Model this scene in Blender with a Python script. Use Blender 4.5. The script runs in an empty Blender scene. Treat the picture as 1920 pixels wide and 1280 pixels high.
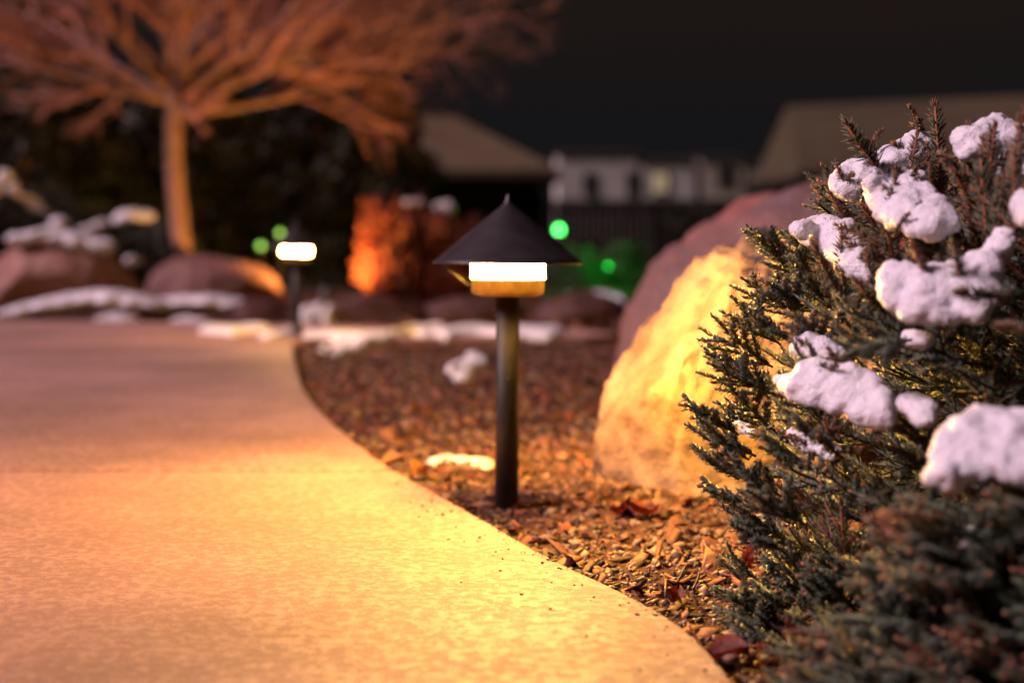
import bpy, bmesh, math, random
import numpy as np
from mathutils import Vector, Matrix, noise as mnoise
R = math.radians
random.seed(7)
rng = np.random.default_rng(7)
scene = bpy.context.scene
C = scene.collection

# ------------------------------------------------------------------ camera
F = 2667.0                      # focal length in photo pixels (50 mm on a 36 mm sensor)
CAMZ = 0.40
PITCH = math.atan(192.0 / F)
cam_d = bpy.data.cameras.new('camera')
cam = bpy.data.objects.new('camera', cam_d); C.objects.link(cam)
cam.location = (0, 0, CAMZ)
cam.rotation_euler = (math.pi / 2 - PITCH, 0, 0)
cam_d.lens = 50; cam_d.sensor_width = 36
cam_d.clip_start = 0.05; cam_d.clip_end = 1000
cam_d.dof.use_dof = True
cam_d.dof.focus_distance = 1.72
cam_d.dof.aperture_fstop = 2.3
scene.camera = cam

# ------------------------------------------------------------------ world: night sky with town glow
world = bpy.data.worlds.new('World'); scene.world = world
world.use_nodes = True
wn, wl = world.node_tree.nodes, world.node_tree.links
wn.clear()
w_out = wn.new('ShaderNodeOutputWorld'); w_bg = wn.new('ShaderNodeBackground')
tc = wn.new('ShaderNodeTexCoord'); sep = wn.new('ShaderNodeSeparateXYZ')
ramp = wn.new('ShaderNodeValToRGB')
cr = ramp.color_ramp
cr.elements[0].position = 0.0; cr.elements[0].color = (0.0034, 0.0029, 0.0030, 1)
cr.elements[1].position = 1.0; cr.elements[1].color = (0.0095, 0.0055, 0.0048, 1)
e = cr.elements.new(0.07); e.color = (0.0030, 0.0029, 0.0034, 1)
e = cr.elements.new(0.17); e.color = (0.0052, 0.0034, 0.0029, 1)
wnz = wn.new('ShaderNodeTexNoise'); wnz.inputs['Scale'].default_value = 2.2; wnz.inputs['Detail'].default_value = 4
wmap = wn.new('ShaderNodeMapping'); wmap.inputs['Scale'].default_value = (1, 1, 5)
wadd = wn.new('ShaderNodeMath'); wadd.operation = 'MULTIPLY_ADD'; wadd.inputs[1].default_value = 0.10
wsub = wn.new('ShaderNodeMath'); wsub.operation = 'SUBTRACT'; wsub.inputs[1].default_value = 0.05
wl.new(tc.outputs['Generated'], sep.inputs[0]); wl.new(tc.outputs['Generated'], wmap.inputs[0])
wl.new(wmap.outputs[0], wnz.inputs['Vector'])
wl.new(wnz.outputs['Fac'], wadd.inputs[0]); wl.new(sep.outputs['Z'], wadd.inputs[2])
wl.new(wadd.outputs[0], wsub.inputs[0]); wl.new(wsub.outputs[0], ramp.inputs[0])
wl.new(ramp.outputs[0], w_bg.inputs['Color']); w_bg.inputs['Strength'].default_value = 0.85
wl.new(w_bg.outputs[0], w_out.inputs['Surface'])

# ------------------------------------------------------------------ the one distant light (pinkish glow from the left)
SUN_EL, SUN_AZ = R(38), R(192)     # azimuth of where the light comes FROM, measured from +X
sd = bpy.data.lights.new('sun', 'SUN'); sd.energy = 1.5; sd.angle = R(14); sd.color = (1.0, 0.68, 0.79)
sun = bpy.data.objects.new('sun', sd); C.objects.link(sun)
sv = Vector((math.cos(SUN_EL) * math.cos(SUN_AZ), math.cos(SUN_EL) * math.sin(SUN_AZ), math.sin(SUN_EL)))
sun.rotation_euler = sv.to_track_quat('Z', 'Y').to_euler()

scene.view_settings.view_transform = 'Standard'
scene.view_settings.look = 'None'
scene.view_settings.exposure = 1.5
scene.view_settings.gamma = 1.0
scene.render.engine = 'CYCLES'
cy = scene.cycles
cy.use_denoising = True
cy.max_bounces = 6; cy.diffuse_bounces = 3; cy.glossy_bounces = 3; cy.transmission_bounces = 5
cy.sample_clamp_indirect = 6.0
cy.sample_clamp_direct = 0.0
cy.caustics_reflective = False; cy.caustics_refractive = False

WARM = (1.0, 0.50, 0.085)

# ------------------------------------------------------------------ helpers
def at(px, py, Y):
    """world point seen at photo pixel (px, py) at depth Y"""
    u = (px - 960) / F; v = (640 - py) / F
    dy = math.cos(PITCH) + v * math.sin(PITCH); dz = -math.sin(PITCH) + v * math.cos(PITCH)
    return Vector((u / dy * Y, Y, CAMZ + dz / dy * Y))
def gr(px, py, z=0.0):
    """ground point under a photo pixel"""
    p = at(px, py, 1.0); k = (z - CAMZ) / (p.z - CAMZ)
    return Vector((p.x * k, k, z))

def obj(name, me, m=None, parent=None, loc=None, smooth=False):
    if isinstance(me, bmesh.types.BMesh):
        b = me; me = bpy.data.meshes.new(name); b.to_mesh(me); b.free()
    o = bpy.data.objects.new(name, me); C.objects.link(o)
    if m is not None:
        for mm in (m if isinstance(m, (list, tuple)) else [m]): me.materials.append(mm)
    if smooth: me.polygons.foreach_set('use_smooth', [True] * len(me.polygons))
    if parent: o.parent = parent
    if loc is not None: o.location = loc
    return o
def tag(o, label=None, cat=None, group=None, kind=None):
    if label: o['label'] = label
    if cat: o['category'] = cat
    if group: o['group'] = group
    if kind: o['kind'] = kind
    return o
def empty(name, loc=(0, 0, 0), rz=0.0):
    o = bpy.data.objects.new(name, None); C.objects.link(o); o.location = loc; o.rotation_euler.z = rz
    o.empty_display_size = 0.1
    return o
def copy_tree(o, parent=None):
    c = o.copy(); C.objects.link(c)
    if parent: c.parent = parent
    for ch in list(o.children): copy_tree(ch, c)
    return c
def mesh_np(name, V, Fc, mi=None):
    me = bpy.data.meshes.new(name)
    V = np.asarray(V, dtype=np.float32); Fc = np.asarray(Fc, dtype=np.int32)
    n = Fc.shape[1]
    me.vertices.add(len(V)); me.vertices.foreach_set('co', V.ravel())
    me.loops.add(Fc.size); me.loops.foreach_set('vertex_index', Fc.ravel())
    me.polygons.add(len(Fc)); me.polygons.foreach_set('loop_start', np.arange(0, Fc.size, n, dtype=np.int32))
    if mi is not None: me.polygons.foreach_set('material_index', np.asarray(mi, dtype=np.int32))
    me.update(calc_edges=True)
    return me
def lathe(profile, seg=64, closed=False):
    b = bmesh.new(); rings = []
    for r, z in profile:
        if r < 1e-6: rings.append([b.verts.new((0, 0, z))])
        else: rings.append([b.verts.new((r * math.cos(2 * math.pi * i / seg), r * math.sin(2 * math.pi * i / seg), z)) for i in range(seg)])
    for a, c in zip(rings[:-1], rings[1:]):
        for i in range(seg):
            j = (i + 1) % seg
            if len(a) == 1 and len(c) == 1: continue
            if len(a) == 1: b.faces.new((a[0], c[j], c[i]))
            elif len(c) == 1: b.faces.new((a[i], a[j], c[0]))
            else: b.faces.new((a[i], a[j], c[j], c[i]))
    bmesh.ops.recalc_face_normals(b, faces=b.faces)
    return b
def box(b, x0, x1, y0, y1, z0, z1):
    vs = [b.verts.new((x, y, z)) for x in (x0, x1) for y in (y0, y1) for z in (z0, z1)]
    for f in ((0, 1, 3, 2), (4, 6, 7, 5), (0, 4, 5, 1), (2, 3, 7, 6), (0, 2, 6, 4), (1, 5, 7, 3)):
        b.faces.new([vs[i] for i in f])
def boxm(*a):
    b = bmesh.new(); box(b, *a); bmesh.ops.recalc_face_normals(b, faces=b.faces); return b

class Soup:
    """collects tubes and triangles, then becomes one mesh"""
    def __init__(s): s.V = []; s.T = []; s.M = []; s.n = 0
    def add(s, V, T, m=0):
        V = np.asarray(V, dtype=np.float64); T = np.asarray(T, dtype=np.int64)
        s.V.append(V); s.T.append(T + s.n); s.M.append(np.full(len(T), m)); s.n += len(V)
    def tube(s, P, rad, m=0, k=5):
        P = np.asarray(P, dtype=np.float64); n = len(P)
        rad = np.broadcast_to(np.asarray(rad, dtype=np.float64), (n,))
        t = np.gradient(P, axis=0); t /= np.linalg.norm(t, axis=1)[:, None] + 1e-12
        ref = np.array([0.31, 0.23, 0.92]); 
        if abs(t[0] @ ref) > 0.93: ref = np.array([0.95, 0.1, -0.2])
        a = np.cross(t, ref); a /= np.linalg.norm(a, axis=1)[:, None] + 1e-12
        bb = np.cross(t, a)
        ang = np.arange(k) * 2 * math.pi / k
        V = (P[:, None, :] + rad[:, None, None] * (np.cos(ang)[None, :, None] * a[:, None, :] + np.sin(ang)[None, :, None] * bb[:, None, :])).reshape(-1, 3)
        T = []
        for i in range(n - 1):
            for j in range(k):
                p, q = i * k + j, i * k + (j + 1) % k
                T += [(p, q, q + k), (p, q + k, p + k)]
        for j in range(1, k - 1): T += [((n - 1) * k, (n - 1) * k + j, (n - 1) * k + j + 1), (0, j + 1, j)]
        s.add(V, T, m)
    def mesh(s, name):
        return mesh_np(name, np.concatenate(s.V), np.concatenate(s.T), np.concatenate(s.M))

# ------------------------------------------------------------------ materials
def mat(name, col, rough=0.6, var=0.0, vscale=20.0, col2=None, bump=0.0, bscale=60.0, spec=0.5, metal=0.0, island=0.0, detail=4.0, hue=0.0, obcoord=True):
    m = bpy.data.materials.new(name); m.use_nodes = True
    n, l = m.node_tree.nodes, m.node_tree.links
    p = n['Principled BSDF']
    p.inputs['Roughness'].default_value = rough; p.inputs['Metallic'].default_value = metal
    p.inputs['Specular IOR Level'].default_value = spec
    tcn = n.new('ShaderNodeTexCoord'); co = tcn.outputs['Object']
    last = None
    if col2 is not None or var > 0:
        nz = n.new('ShaderNodeTexNoise'); nz.inputs['Scale'].default_value = vscale; nz.inputs['Detail'].default_value = detail
        nz.inputs['Roughness'].default_value = 0.6
        l.new(co, nz.inputs['Vector'])
        rp = n.new('ShaderNodeValToRGB'); l.new(nz.outputs['Fac'], rp.inputs[0])
        c2 = col2 if col2 is not None else tuple(c * (1 - var) for c in col)
        rp.color_ramp.elements[0].position = 0.36; rp.color_ramp.elements[0].color = (*c2, 1)
        rp.color_ramp.elements[1].position = 0.64; rp.color_ramp.elements[1].color = (*col, 1)
        last = rp.outputs[0]
    if island > 0:
        g = n.new('ShaderNodeNewGeometry'); hs = n.new('ShaderNodeHueSaturation')
        mr = n.new('ShaderNodeMapRange'); mr.inputs['To Min'].default_value = 1 - island; mr.inputs['To Max'].default_value = 1 + island
        l.new(g.outputs['Random Per Island'], mr.inputs['Value']); l.new(mr.outputs[0], hs.inputs['Value'])
        if hue > 0:
            mh = n.new('ShaderNodeMapRange'); mh.inputs['To Min'].default_value = 0.5 - hue; mh.inputs['To Max'].default_value = 0.5 + hue
            wn_ = n.new('ShaderNodeTexWhiteNoise'); wn_.noise_dimensions = '1D'
            l.new(g.outputs['Random Per Island'], wn_.inputs['W']); l.new(wn_.outputs['Value'], mh.inputs['Value']); l.new(mh.outputs[0], hs.inputs['Hue'])
        if last is not None: l.new(last, hs.inputs['Color'])
        else: hs.inputs['Color'].default_value = (*col, 1)
        last = hs.outputs[0]
    if last is not None: l.new(last, p.inputs['Base Color'])
    else: p.inputs['Base Color'].default_value = (*col, 1)
    if bump > 0:
        nb = n.new('ShaderNodeTexNoise'); nb.inputs['Scale'].default_value = bscale; nb.inputs['Detail'].default_value = 6
        nb.inputs['Roughness'].default_value = 0.65
        l.new(co, nb.inputs['Vector'])
        bp = n.new('ShaderNodeBump'); bp.inputs['Strength'].default_value = 1.0; bp.inputs['Distance'].default_value = bump
        l.new(nb.outputs['Fac'], bp.inputs['Height']); l.new(bp.outputs[0], p.inputs['Normal'])
    return m
def emit(name, col, s):
    m = bpy.data.materials.new(name); m.use_nodes = True
    p = m.node_tree.nodes['Principled BSDF']
    p.inputs['Base Color'].default_value = (0.8, 0.8, 0.8, 1)
    p.inputs['Emission Color'].default_value = (*col, 1); p.inputs['Emission Strength'].default_value = s
    return m

M = {}
M['metal'] = mat('black_metal', (0.034, 0.029, 0.033), 0.38, var=0.35, vscale=35, bump=0.0006, bscale=300, spec=0.6)
M['bronze'] = mat('bronze', (0.50, 0.36, 0.10), 0.5, var=0.3, vscale=60, metal=0.3, bump=0.0004, bscale=200)
M['green_bronze'] = mat('post_metal', (0.013, 0.013, 0.010), 0.55, var=0.4, vscale=18, bump=0.0006, bscale=160, spec=0.4)
M['lens'] = emit('lamp_lens_glow', WARM, 1200)
M['lens_far'] = emit('far_lens_glow', WARM, 190)
M['soil'] = mat('soil', (0.12, 0.048, 0.028), 0.95, col2=(0.040, 0.018, 0.014), vscale=22, bump=0.012, bscale=90, spec=0.2, detail=8)
M['gravel'] = mat('gravel', (0.20, 0.115, 0.07), 0.6, var=0.6, vscale=200, island=0.95, hue=0.025, spec=0.45)
M['chips'] = mat('bark_chips', (0.17, 0.065, 0.036), 0.8, var=0.5, vscale=120, island=0.9, hue=0.02, spec=0.3)
M['leaf'] = mat('dry_leaf', (0.34, 0.085, 0.035), 0.45, col2=(0.16, 0.04, 0.02), vscale=70, bump=0.001, bscale=200)
M['leaf2'] = mat('tan_leaf', (0.42, 0.20, 0.09), 0.5, col2=(0.25, 0.10, 0.04), vscale=70, bump=0.001, bscale=200)
M['twig'] = mat('twig', (0.12, 0.06, 0.04), 0.7, var=0.5, vscale=90)
M['needle'] = mat('spruce_needle', (0.090, 0.128, 0.074), 0.42, var=0.35, vscale=14, island=0.35, hue=0.02, spec=0.5)
M['needle_tip'] = mat('spruce_young_needle', (0.22, 0.110, 0.052), 0.45, var=0.4, vscale=20, island=0.4, hue=0.03, spec=0.5)
M['stem'] = mat('spruce_stem', (0.34, 0.10, 0.040), 0.6, var=0.3, vscale=60)
M['bud'] = mat('spruce_bud', (0.36, 0.15, 0.06), 0.5, var=0.3, vscale=200)
M['conifer'] = mat('conifer_foliage', (0.050, 0.050, 0.030), 0.75, var=0.75, vscale=1.6, island=0.6, spec=0.2)
M['conifer2'] = mat('yew_foliage', (0.105, 0.105, 0.070), 0.7, var=0.6, vscale=2.0, island=0.6, spec=0.2)
M['shrub'] = mat('shrub_foliage', (0.075, 0.080, 0.050), 0.7, var=0.5, vscale=6, island=0.6, spec=0.2)
M['bark'] = mat('tree_bark', (0.44, 0.28, 0.22), 0.85, col2=(0.28, 0.16, 0.12), vscale=14, bump=0.02, bscale=30, spec=0.2)
M['twigs_red'] = mat('red_twigs', (0.56, 0.27, 0.20), 0.75, var=0.35, vscale=2.5, spec=0.25)
M['redbush'] = mat('red_bush', (0.22, 0.050, 0.022), 0.75, col2=(0.13, 0.045, 0.020), vscale=3, island=0.5, spec=0.2)
M['green_ground'] = mat('lawn', (0.030, 0.045, 0.018), 0.95, var=0.5, vscale=1.2, bump=0.02, bscale=12, spec=0.1)
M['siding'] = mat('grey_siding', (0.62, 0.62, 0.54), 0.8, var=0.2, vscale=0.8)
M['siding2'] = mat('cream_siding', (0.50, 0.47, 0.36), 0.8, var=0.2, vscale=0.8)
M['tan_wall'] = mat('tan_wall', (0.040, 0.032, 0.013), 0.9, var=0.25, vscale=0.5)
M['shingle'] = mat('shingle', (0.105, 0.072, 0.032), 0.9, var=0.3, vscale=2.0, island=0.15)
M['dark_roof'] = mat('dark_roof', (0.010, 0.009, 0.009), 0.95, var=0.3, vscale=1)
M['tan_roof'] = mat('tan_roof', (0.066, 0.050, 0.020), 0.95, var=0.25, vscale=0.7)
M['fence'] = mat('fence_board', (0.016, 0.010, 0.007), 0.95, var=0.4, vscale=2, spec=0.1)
M['window_dark'] = mat('dark_pane', (0.02, 0.022, 0.026), 0.15)
M['trim'] = mat('window_trim', (0.10, 0.10, 0.09), 0.7)
M['window_lit'] = emit('lit_pane', (1.0, 0.72, 0.30), 0.10)
M['window_dim'] = emit('dim_pane', (1.0, 0.55, 0.22), 0.035)
M['green_glow'] = emit('green_bulb', (0.07, 1.0, 0.12), 3.4)
M['green_glow2'] = emit('green_bulb_dim', (0.0, 1.0, 0.06), 0.55)
M['web'] = mat('spider_silk', (0.03, 0.028, 0.02), 0.7, spec=0.1)

def snow_mat():
    m = bpy.data.materials.new('snow'); m.use_nodes = True
    n, l = m.node_tree.nodes, m.node_tree.links; p = n['Principled BSDF']
    p.inputs['Base Color'].default_value = (0.86, 0.85, 0.90, 1)
    p.inputs['Roughness'].default_value = 0.55
    p.inputs['Subsurface Weight'].default_value = 0.35
    p.inputs['Subsurface Radius'].default_value = (1.0, 0.8, 0.7); p.inputs['Subsurface Scale'].default_value = 0.008
    t = n.new('ShaderNodeTexCoord')
    nb = n.new('ShaderNodeTexNoise'); nb.inputs['Scale'].default_value = 230; nb.inputs['Detail'].default_value = 5; nb.inputs['Roughness'].default_value = 0.7
    vo = n.new('ShaderNodeTexVoronoi'); vo.inputs['Scale'].default_value = 420
    l.new(t.outputs['Object'], nb.inputs['Vector']); l.new(t.outputs['Object'], vo.inputs['Vector'])
    b1 = n.new('ShaderNodeBump'); b1.inputs['Distance'].default_value = 0.003; b1.inputs['Strength'].default_value = 0.8
    b2 = n.new('ShaderNodeBump'); b2.inputs['Distance'].default_value = 0.0016; b2.inputs['Strength'].default_value = 0.8
    l.new(nb.outputs['Fac'], b1.inputs['Height']); l.new(vo.outputs['Distance'], b2.inputs['Height']); l.new(b1.outputs[0], b2.inputs['Normal'])
    l.new(b2.outputs[0], p.inputs['Normal'])
    mr = n.new('ShaderNodeMapRange'); mr.inputs['To Min'].default_value = 0.12; mr.inputs['To Max'].default_value = 0.8
    l.new(vo.outputs['Color'], mr.inputs['Value']); l.new(mr.outputs[0], p.inputs['Roughness'])
    return m
M['snow'] = snow_mat()

def concrete_mat():
    m = bpy.data.materials.new('concrete'); m.use_nodes = True
    n, l = m.node_tree.nodes, m.node_tree.links; p = n['Principled BSDF']
    t = n.new('ShaderNodeTexCoord')
    mp = n.new('ShaderNodeMapping'); l.new(t.outputs['Object'], mp.inputs[0])
    nz = n.new('ShaderNodeTexNoise'); nz.inputs['Scale'].default_value = 62; nz.inputs['Detail'].default_value = 8; nz.inputs['Roughness'].default_value = 0.68; nz.inputs['Distortion'].default_value = 0.25
    l.new(mp.outputs[0], nz.inputs['Vector'])
    r1 = n.new('ShaderNodeValToRGB'); l.new(nz.outputs['Fac'], r1.inputs[0])
    r1.color_ramp.elements[0].position = 0.43; r1.color_ramp.elements[0].color = (0, 0, 0, 1)
    r1.color_ramp.elements[1].position = 0.57; r1.color_ramp.elements[1].color = (1, 1, 1, 1)
    nl = n.new('ShaderNodeTexNoise'); nl.inputs['Scale'].default_value = 1.6; nl.inputs['Detail'].default_value = 4; l.new(mp.outputs[0], nl.inputs['Vector'])
    nm = n.new('ShaderNodeTexNoise'); nm.inputs['Scale'].default_value = 11; nm.inputs['Detail'].default_value = 5; l.new(mp.outputs[0], nm.inputs['Vector'])
    ad = n.new('ShaderNodeMath'); ad.operation = 'MULTIPLY_ADD'; ad.inputs[1].default_value = 0.22; l.new(nm.outputs['Fac'], ad.inputs[0]); l.new(nz.outputs['Fac'], ad.inputs[2])
    sb = n.new('ShaderNodeMath'); sb.operation = 'SUBTRACT'; sb.inputs[1].default_value = 0.11; l.new(ad.outputs[0], sb.inputs[0]); l.new(sb.outputs[0], r1.inputs[0])
    fg = n.new('ShaderNodeTexNoise'); fg.inputs['Scale'].default_value = 560; fg.inputs['Detail'].default_value = 3; l.new(mp.outputs[0], fg.inputs['Vector'])
    c1 = n.new('ShaderNodeMix'); c1.data_type = 'RGBA'
    c1.inputs['A'].default_value = (0.335, 0.190, 0.155, 1); c1.inputs['B'].default_value = (0.47, 0.285, 0.235, 1)
    l.new(r1.outputs[0], c1.inputs['Factor'])
    hs = n.new('ShaderNodeHueSaturation'); l.new(c1.outputs['Result'], hs.inputs['Color'])
    mm = n.new('ShaderNodeMath'); mm.operation = 'ADD'; l.new(nl.outputs['Fac'], mm.inputs[0]); l.new(fg.outputs['Fac'], mm.inputs[1])
    mr = n.new('ShaderNodeMapRange'); mr.inputs['From Min'].default_value = 0.7; mr.inputs['From Max'].default_value = 1.3
    mr.inputs['To Min'].default_value = 0.52; mr.inputs['To Max'].default_value = 1.40
    l.new(mm.outputs[0], mr.inputs['Value']); l.new(mr.outputs[0], hs.inputs['Value'])
    l.new(hs.outputs[0], p.inputs['Base Color'])
    rr = n.new('ShaderNodeMapRange'); rr.inputs['To Min'].default_value = 0.72; rr.inputs['To Max'].default_value = 0.56
    l.new(r1.outputs[0], rr.inputs['Value']); l.new(rr.outputs[0], p.inputs['Roughness'])
    b0 = n.new('ShaderNodeBump'); b0.inputs['Distance'].default_value = 0.0009; l.new(r1.outputs[0], b0.inputs['Height'])
    b1 = n.new('ShaderNodeBump'); b1.inputs['Distance'].default_value = 0.0022; b1.inputs['Strength'].default_value = 0.9; l.new(fg.outputs['Fac'], b1.inputs['Height']); l.new(b0.outputs[0], b1.inputs['Normal'])
    l.new(b1.outputs[0], p.inputs['Normal'])
    return m
M['concrete'] = concrete_mat()

def rock_mat(name, cA, cB, cC, sc=3.0, bump=0.02, rough=0.7):
    m = bpy.data.materials.new(name); m.use_nodes = True
    n, l = m.node_tree.nodes, m.node_tree.links; p = n['Principled BSDF']; p.inputs['Roughness'].default_value = rough
    p.inputs['Specular IOR Level'].default_value = 0.35
    t = n.new('ShaderNodeTexCoord')
    a = n.new('ShaderNodeTexNoise'); a.inputs['Scale'].default_value = sc; a.inputs['Detail'].default_value = 6; a.inputs['Distortion'].default_value = 0.8
    f = n.new('ShaderNodeTexNoise'); f.inputs['Scale'].default_value = sc * 22; f.inputs['Detail'].default_value = 5
    for q in (a, f): l.new(t.outputs['Object'], q.inputs['Vector'])
    r = n.new('ShaderNodeValToRGB'); l.new(a.outputs['Fac'], r.inputs[0])
    r.color_ramp.elements[0].position = 0.36; r.color_ramp.elements[0].color = (*cA, 1)
    r.color_ramp.elements[1].position = 0.66; r.color_ramp.elements[1].color = (*cC, 1)
    e = r.color_ramp.elements.new(0.5); e.color = (*cB, 1)
    hs = n.new('ShaderNodeHueSaturation'); l.new(r.outputs[0], hs.inputs['Color'])
    mr = n.new('ShaderNodeMapRange'); mr.inputs['From Min'].default_value = 0.3; mr.inputs['From Max'].default_value = 0.7; mr.inputs['To Min'].default_value = 0.65; mr.inputs['To Max'].default_value = 1.25
    l.new(f.outputs['Fac'], mr.inputs['Value']); l.new(mr.outputs[0], hs.inputs['Value']); l.new(hs.outputs[0], p.inputs['Base Color'])
    b1 = n.new('ShaderNodeBump'); b1.inputs['Distance'].default_value = bump; l.new(a.outputs['Fac'], b1.inputs['Height'])
    b2 = n.new('ShaderNodeBump'); b2.inputs['Distance'].default_value = bump * 0.2; l.new(f.outputs['Fac'], b2.inputs['Height']); l.new(b1.outputs[0], b2.inputs['Normal'])
    l.new(b2.outputs[0], p.inputs['Normal'])
    return m
M['rock_pale'] = rock_mat('pale_boulder', (0.10, 0.058, 0.045), (0.17, 0.110, 0.085), (0.22, 0.155, 0.135), 6.0, 0.025)
M['rock_red'] = rock_mat('red_boulder', (0.13, 0.085, 0.095), (0.19, 0.095, 0.090), (0.28, 0.095, 0.085), 2.4, 0.03)
M['rock_pink'] = rock_mat('pink_boulder', (0.24, 0.11, 0.085), (0.33, 0.17, 0.13), (0.40, 0.22, 0.17), 3.0, 0.03)
M['rock_brown'] = rock_mat('brown_boulder', (0.15, 0.065, 0.055), (0.21, 0.10, 0.085), (0.27, 0.15, 0.12), 3.0, 0.03)
M['rock_dark'] = rock_mat('dark_edging_stone', (0.050, 0.020, 0.017), (0.075, 0.030, 0.024), (0.11, 0.05, 0.04), 3.0, 0.03)

# ------------------------------------------------------------------ ground
def sheet(name, x0, x1, y0, y1, nx, ny, zf, m):
    xs = np.linspace(x0, x1, nx); ys = np.linspace(y0, y1, ny)
    V = [(x, y, zf(x, y)) for y in ys for x in xs]
    Fc = [(j * nx + i, j * nx + i + 1, (j + 1) * nx + i + 1, (j + 1) * nx + i) for j in range(ny - 1) for i in range(nx - 1)]
    return obj(name, mesh_np(name, V, Fc), m, smooth=True)
g = sheet('ground', -300, 300, -60, 540, 3, 3, lambda x, y: -0.075, M['green_ground']); tag(g, kind='structure')

def nz3(x, y, z=0.0): return mnoise.noise(Vector((x, y, z)))
def bed_z(x, y):
    z = -0.030 + 0.010 * nz3(x * 3.1, y * 3.1) + 0.006 * nz3(x * 11, y * 11, 3)
    if y > 2.6: z += 0.012 * nz3(x * 1.7, y * 1.7, 8)
    return z
bed = sheet('planting_bed_soil', -6, 5, 0.5, 12.0, 260, 300, bed_z, M['soil']); tag(bed, kind='structure')

# path edge seen in the photograph, as ground points
EDGE_PX = [(1500, 1420), (1440, 1350), (1378, 1280), (1318, 1205), (1245, 1150), (1170, 1110), (1090, 1072), (1000, 1028), (905, 972), (820, 925), (740, 880), (680, 838), (625, 792), (588, 755), (567, 722), (556, 688), (550, 660), (549, 640)]
EDGE = [gr(*p) for p in EDGE_PX]
def catmull(P, k=6):
    out = []
    for i in range(len(P) - 1):
        p0 = P[max(i - 1, 0)]; p1 = P[i]; p2 = P[i + 1]; p3 = P[min(i + 2, len(P) - 1)]
        for j in range(k):
            t = j / k
            out.append(0.5 * ((2 * p1) + (-p0 + p2) * t + (2 * p0 - 5 * p1 + 4 * p2 - p3) * t * t + (-p0 + 3 * p1 - 3 * p2 + p3) * t ** 3))
    out.append(P[-1]); return out
ES = catmull(EDGE, 6)
_ey = np.array([p.y for p in ES]); _ex = np.array([p.x for p in ES])
def edge_x(y): return np.interp(y, _ey, _ex)
path = empty('concrete_path'); tag(path, kind='structure')
def slab(pts, seed):
    b = bmesh.new()
    top = [b.verts.new((p[0], p[1], 0.0)) for p in pts]
    f = b.faces.new(top)
    if f.normal.z < 0: f.normal_flip()
    ret = bmesh.ops.extrude_face_region(b, geom=[f])
    vs = [v for v in ret['geom'] if isinstance(v, bmesh.types.BMVert)]
    # extruded copy is the top; original goes down
    for v in top: v.co.z = -0.10
    bmesh.ops.recalc_face_normals(b, faces=b.faces)
    te = [e_ for e_ in b.edges if all(abs(v.co.z) < 1e-5 for v in e_.verts)]
    bmesh.ops.bevel(b, geom=te, offset=0.007, segments=3, profile=0.6, affect='EDGES')
    return obj('slab', b, M['concrete'], path)
JY1, JY2 = gr(0, 880).y, gr(0, 641).y
YN = 0.55
def seg_edge(ya, yb):
    ys = [ya] + sorted([y for y in _ey if ya + 1e-3 < y < yb - 1e-3 and y > 3] + [y for y in np.arange(0.55, 3.0, 0.012) if ya + 1e-3 < y < yb - 1e-3]) + [yb]
    return [(float(edge_x(y)) + 0.0025 * nz3(y * 9, 0) + 0.0030 * nz3(y * 55, 4), y) for y in ys]
slab([(-7, JY1 - 0.015), (-7, YN)] + seg_edge(YN, JY1 - 0.015), 1)
slab([(-7, JY2 - 0.006), (-7, JY1 + 0.015)] + seg_edge(JY1 + 0.015, JY2 - 0.006), 2)
# the far slab swings away to the right behind the small lamp
far = [(-7, JY2 + 0.006)] + [(float(edge_x(JY2)), JY2 + 0.006), (-0.80, 5.72), (-0.3, 5.78), (0.3, 5.85), (0.45, 6.0), (0.3, 6.35), (-0.5, 6.5), (-1.5, 6.85), (-3.0, 7.15), (-7, 7.3)]
slab(far, 3)

def in_bed(x, y):
    ok = x > np.interp(y, _ey, _ex) + 0.006
    ok &= ~((y > JY2 - 0.02) & (y < 6.6) & (x < 0.5))
    return ok

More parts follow.
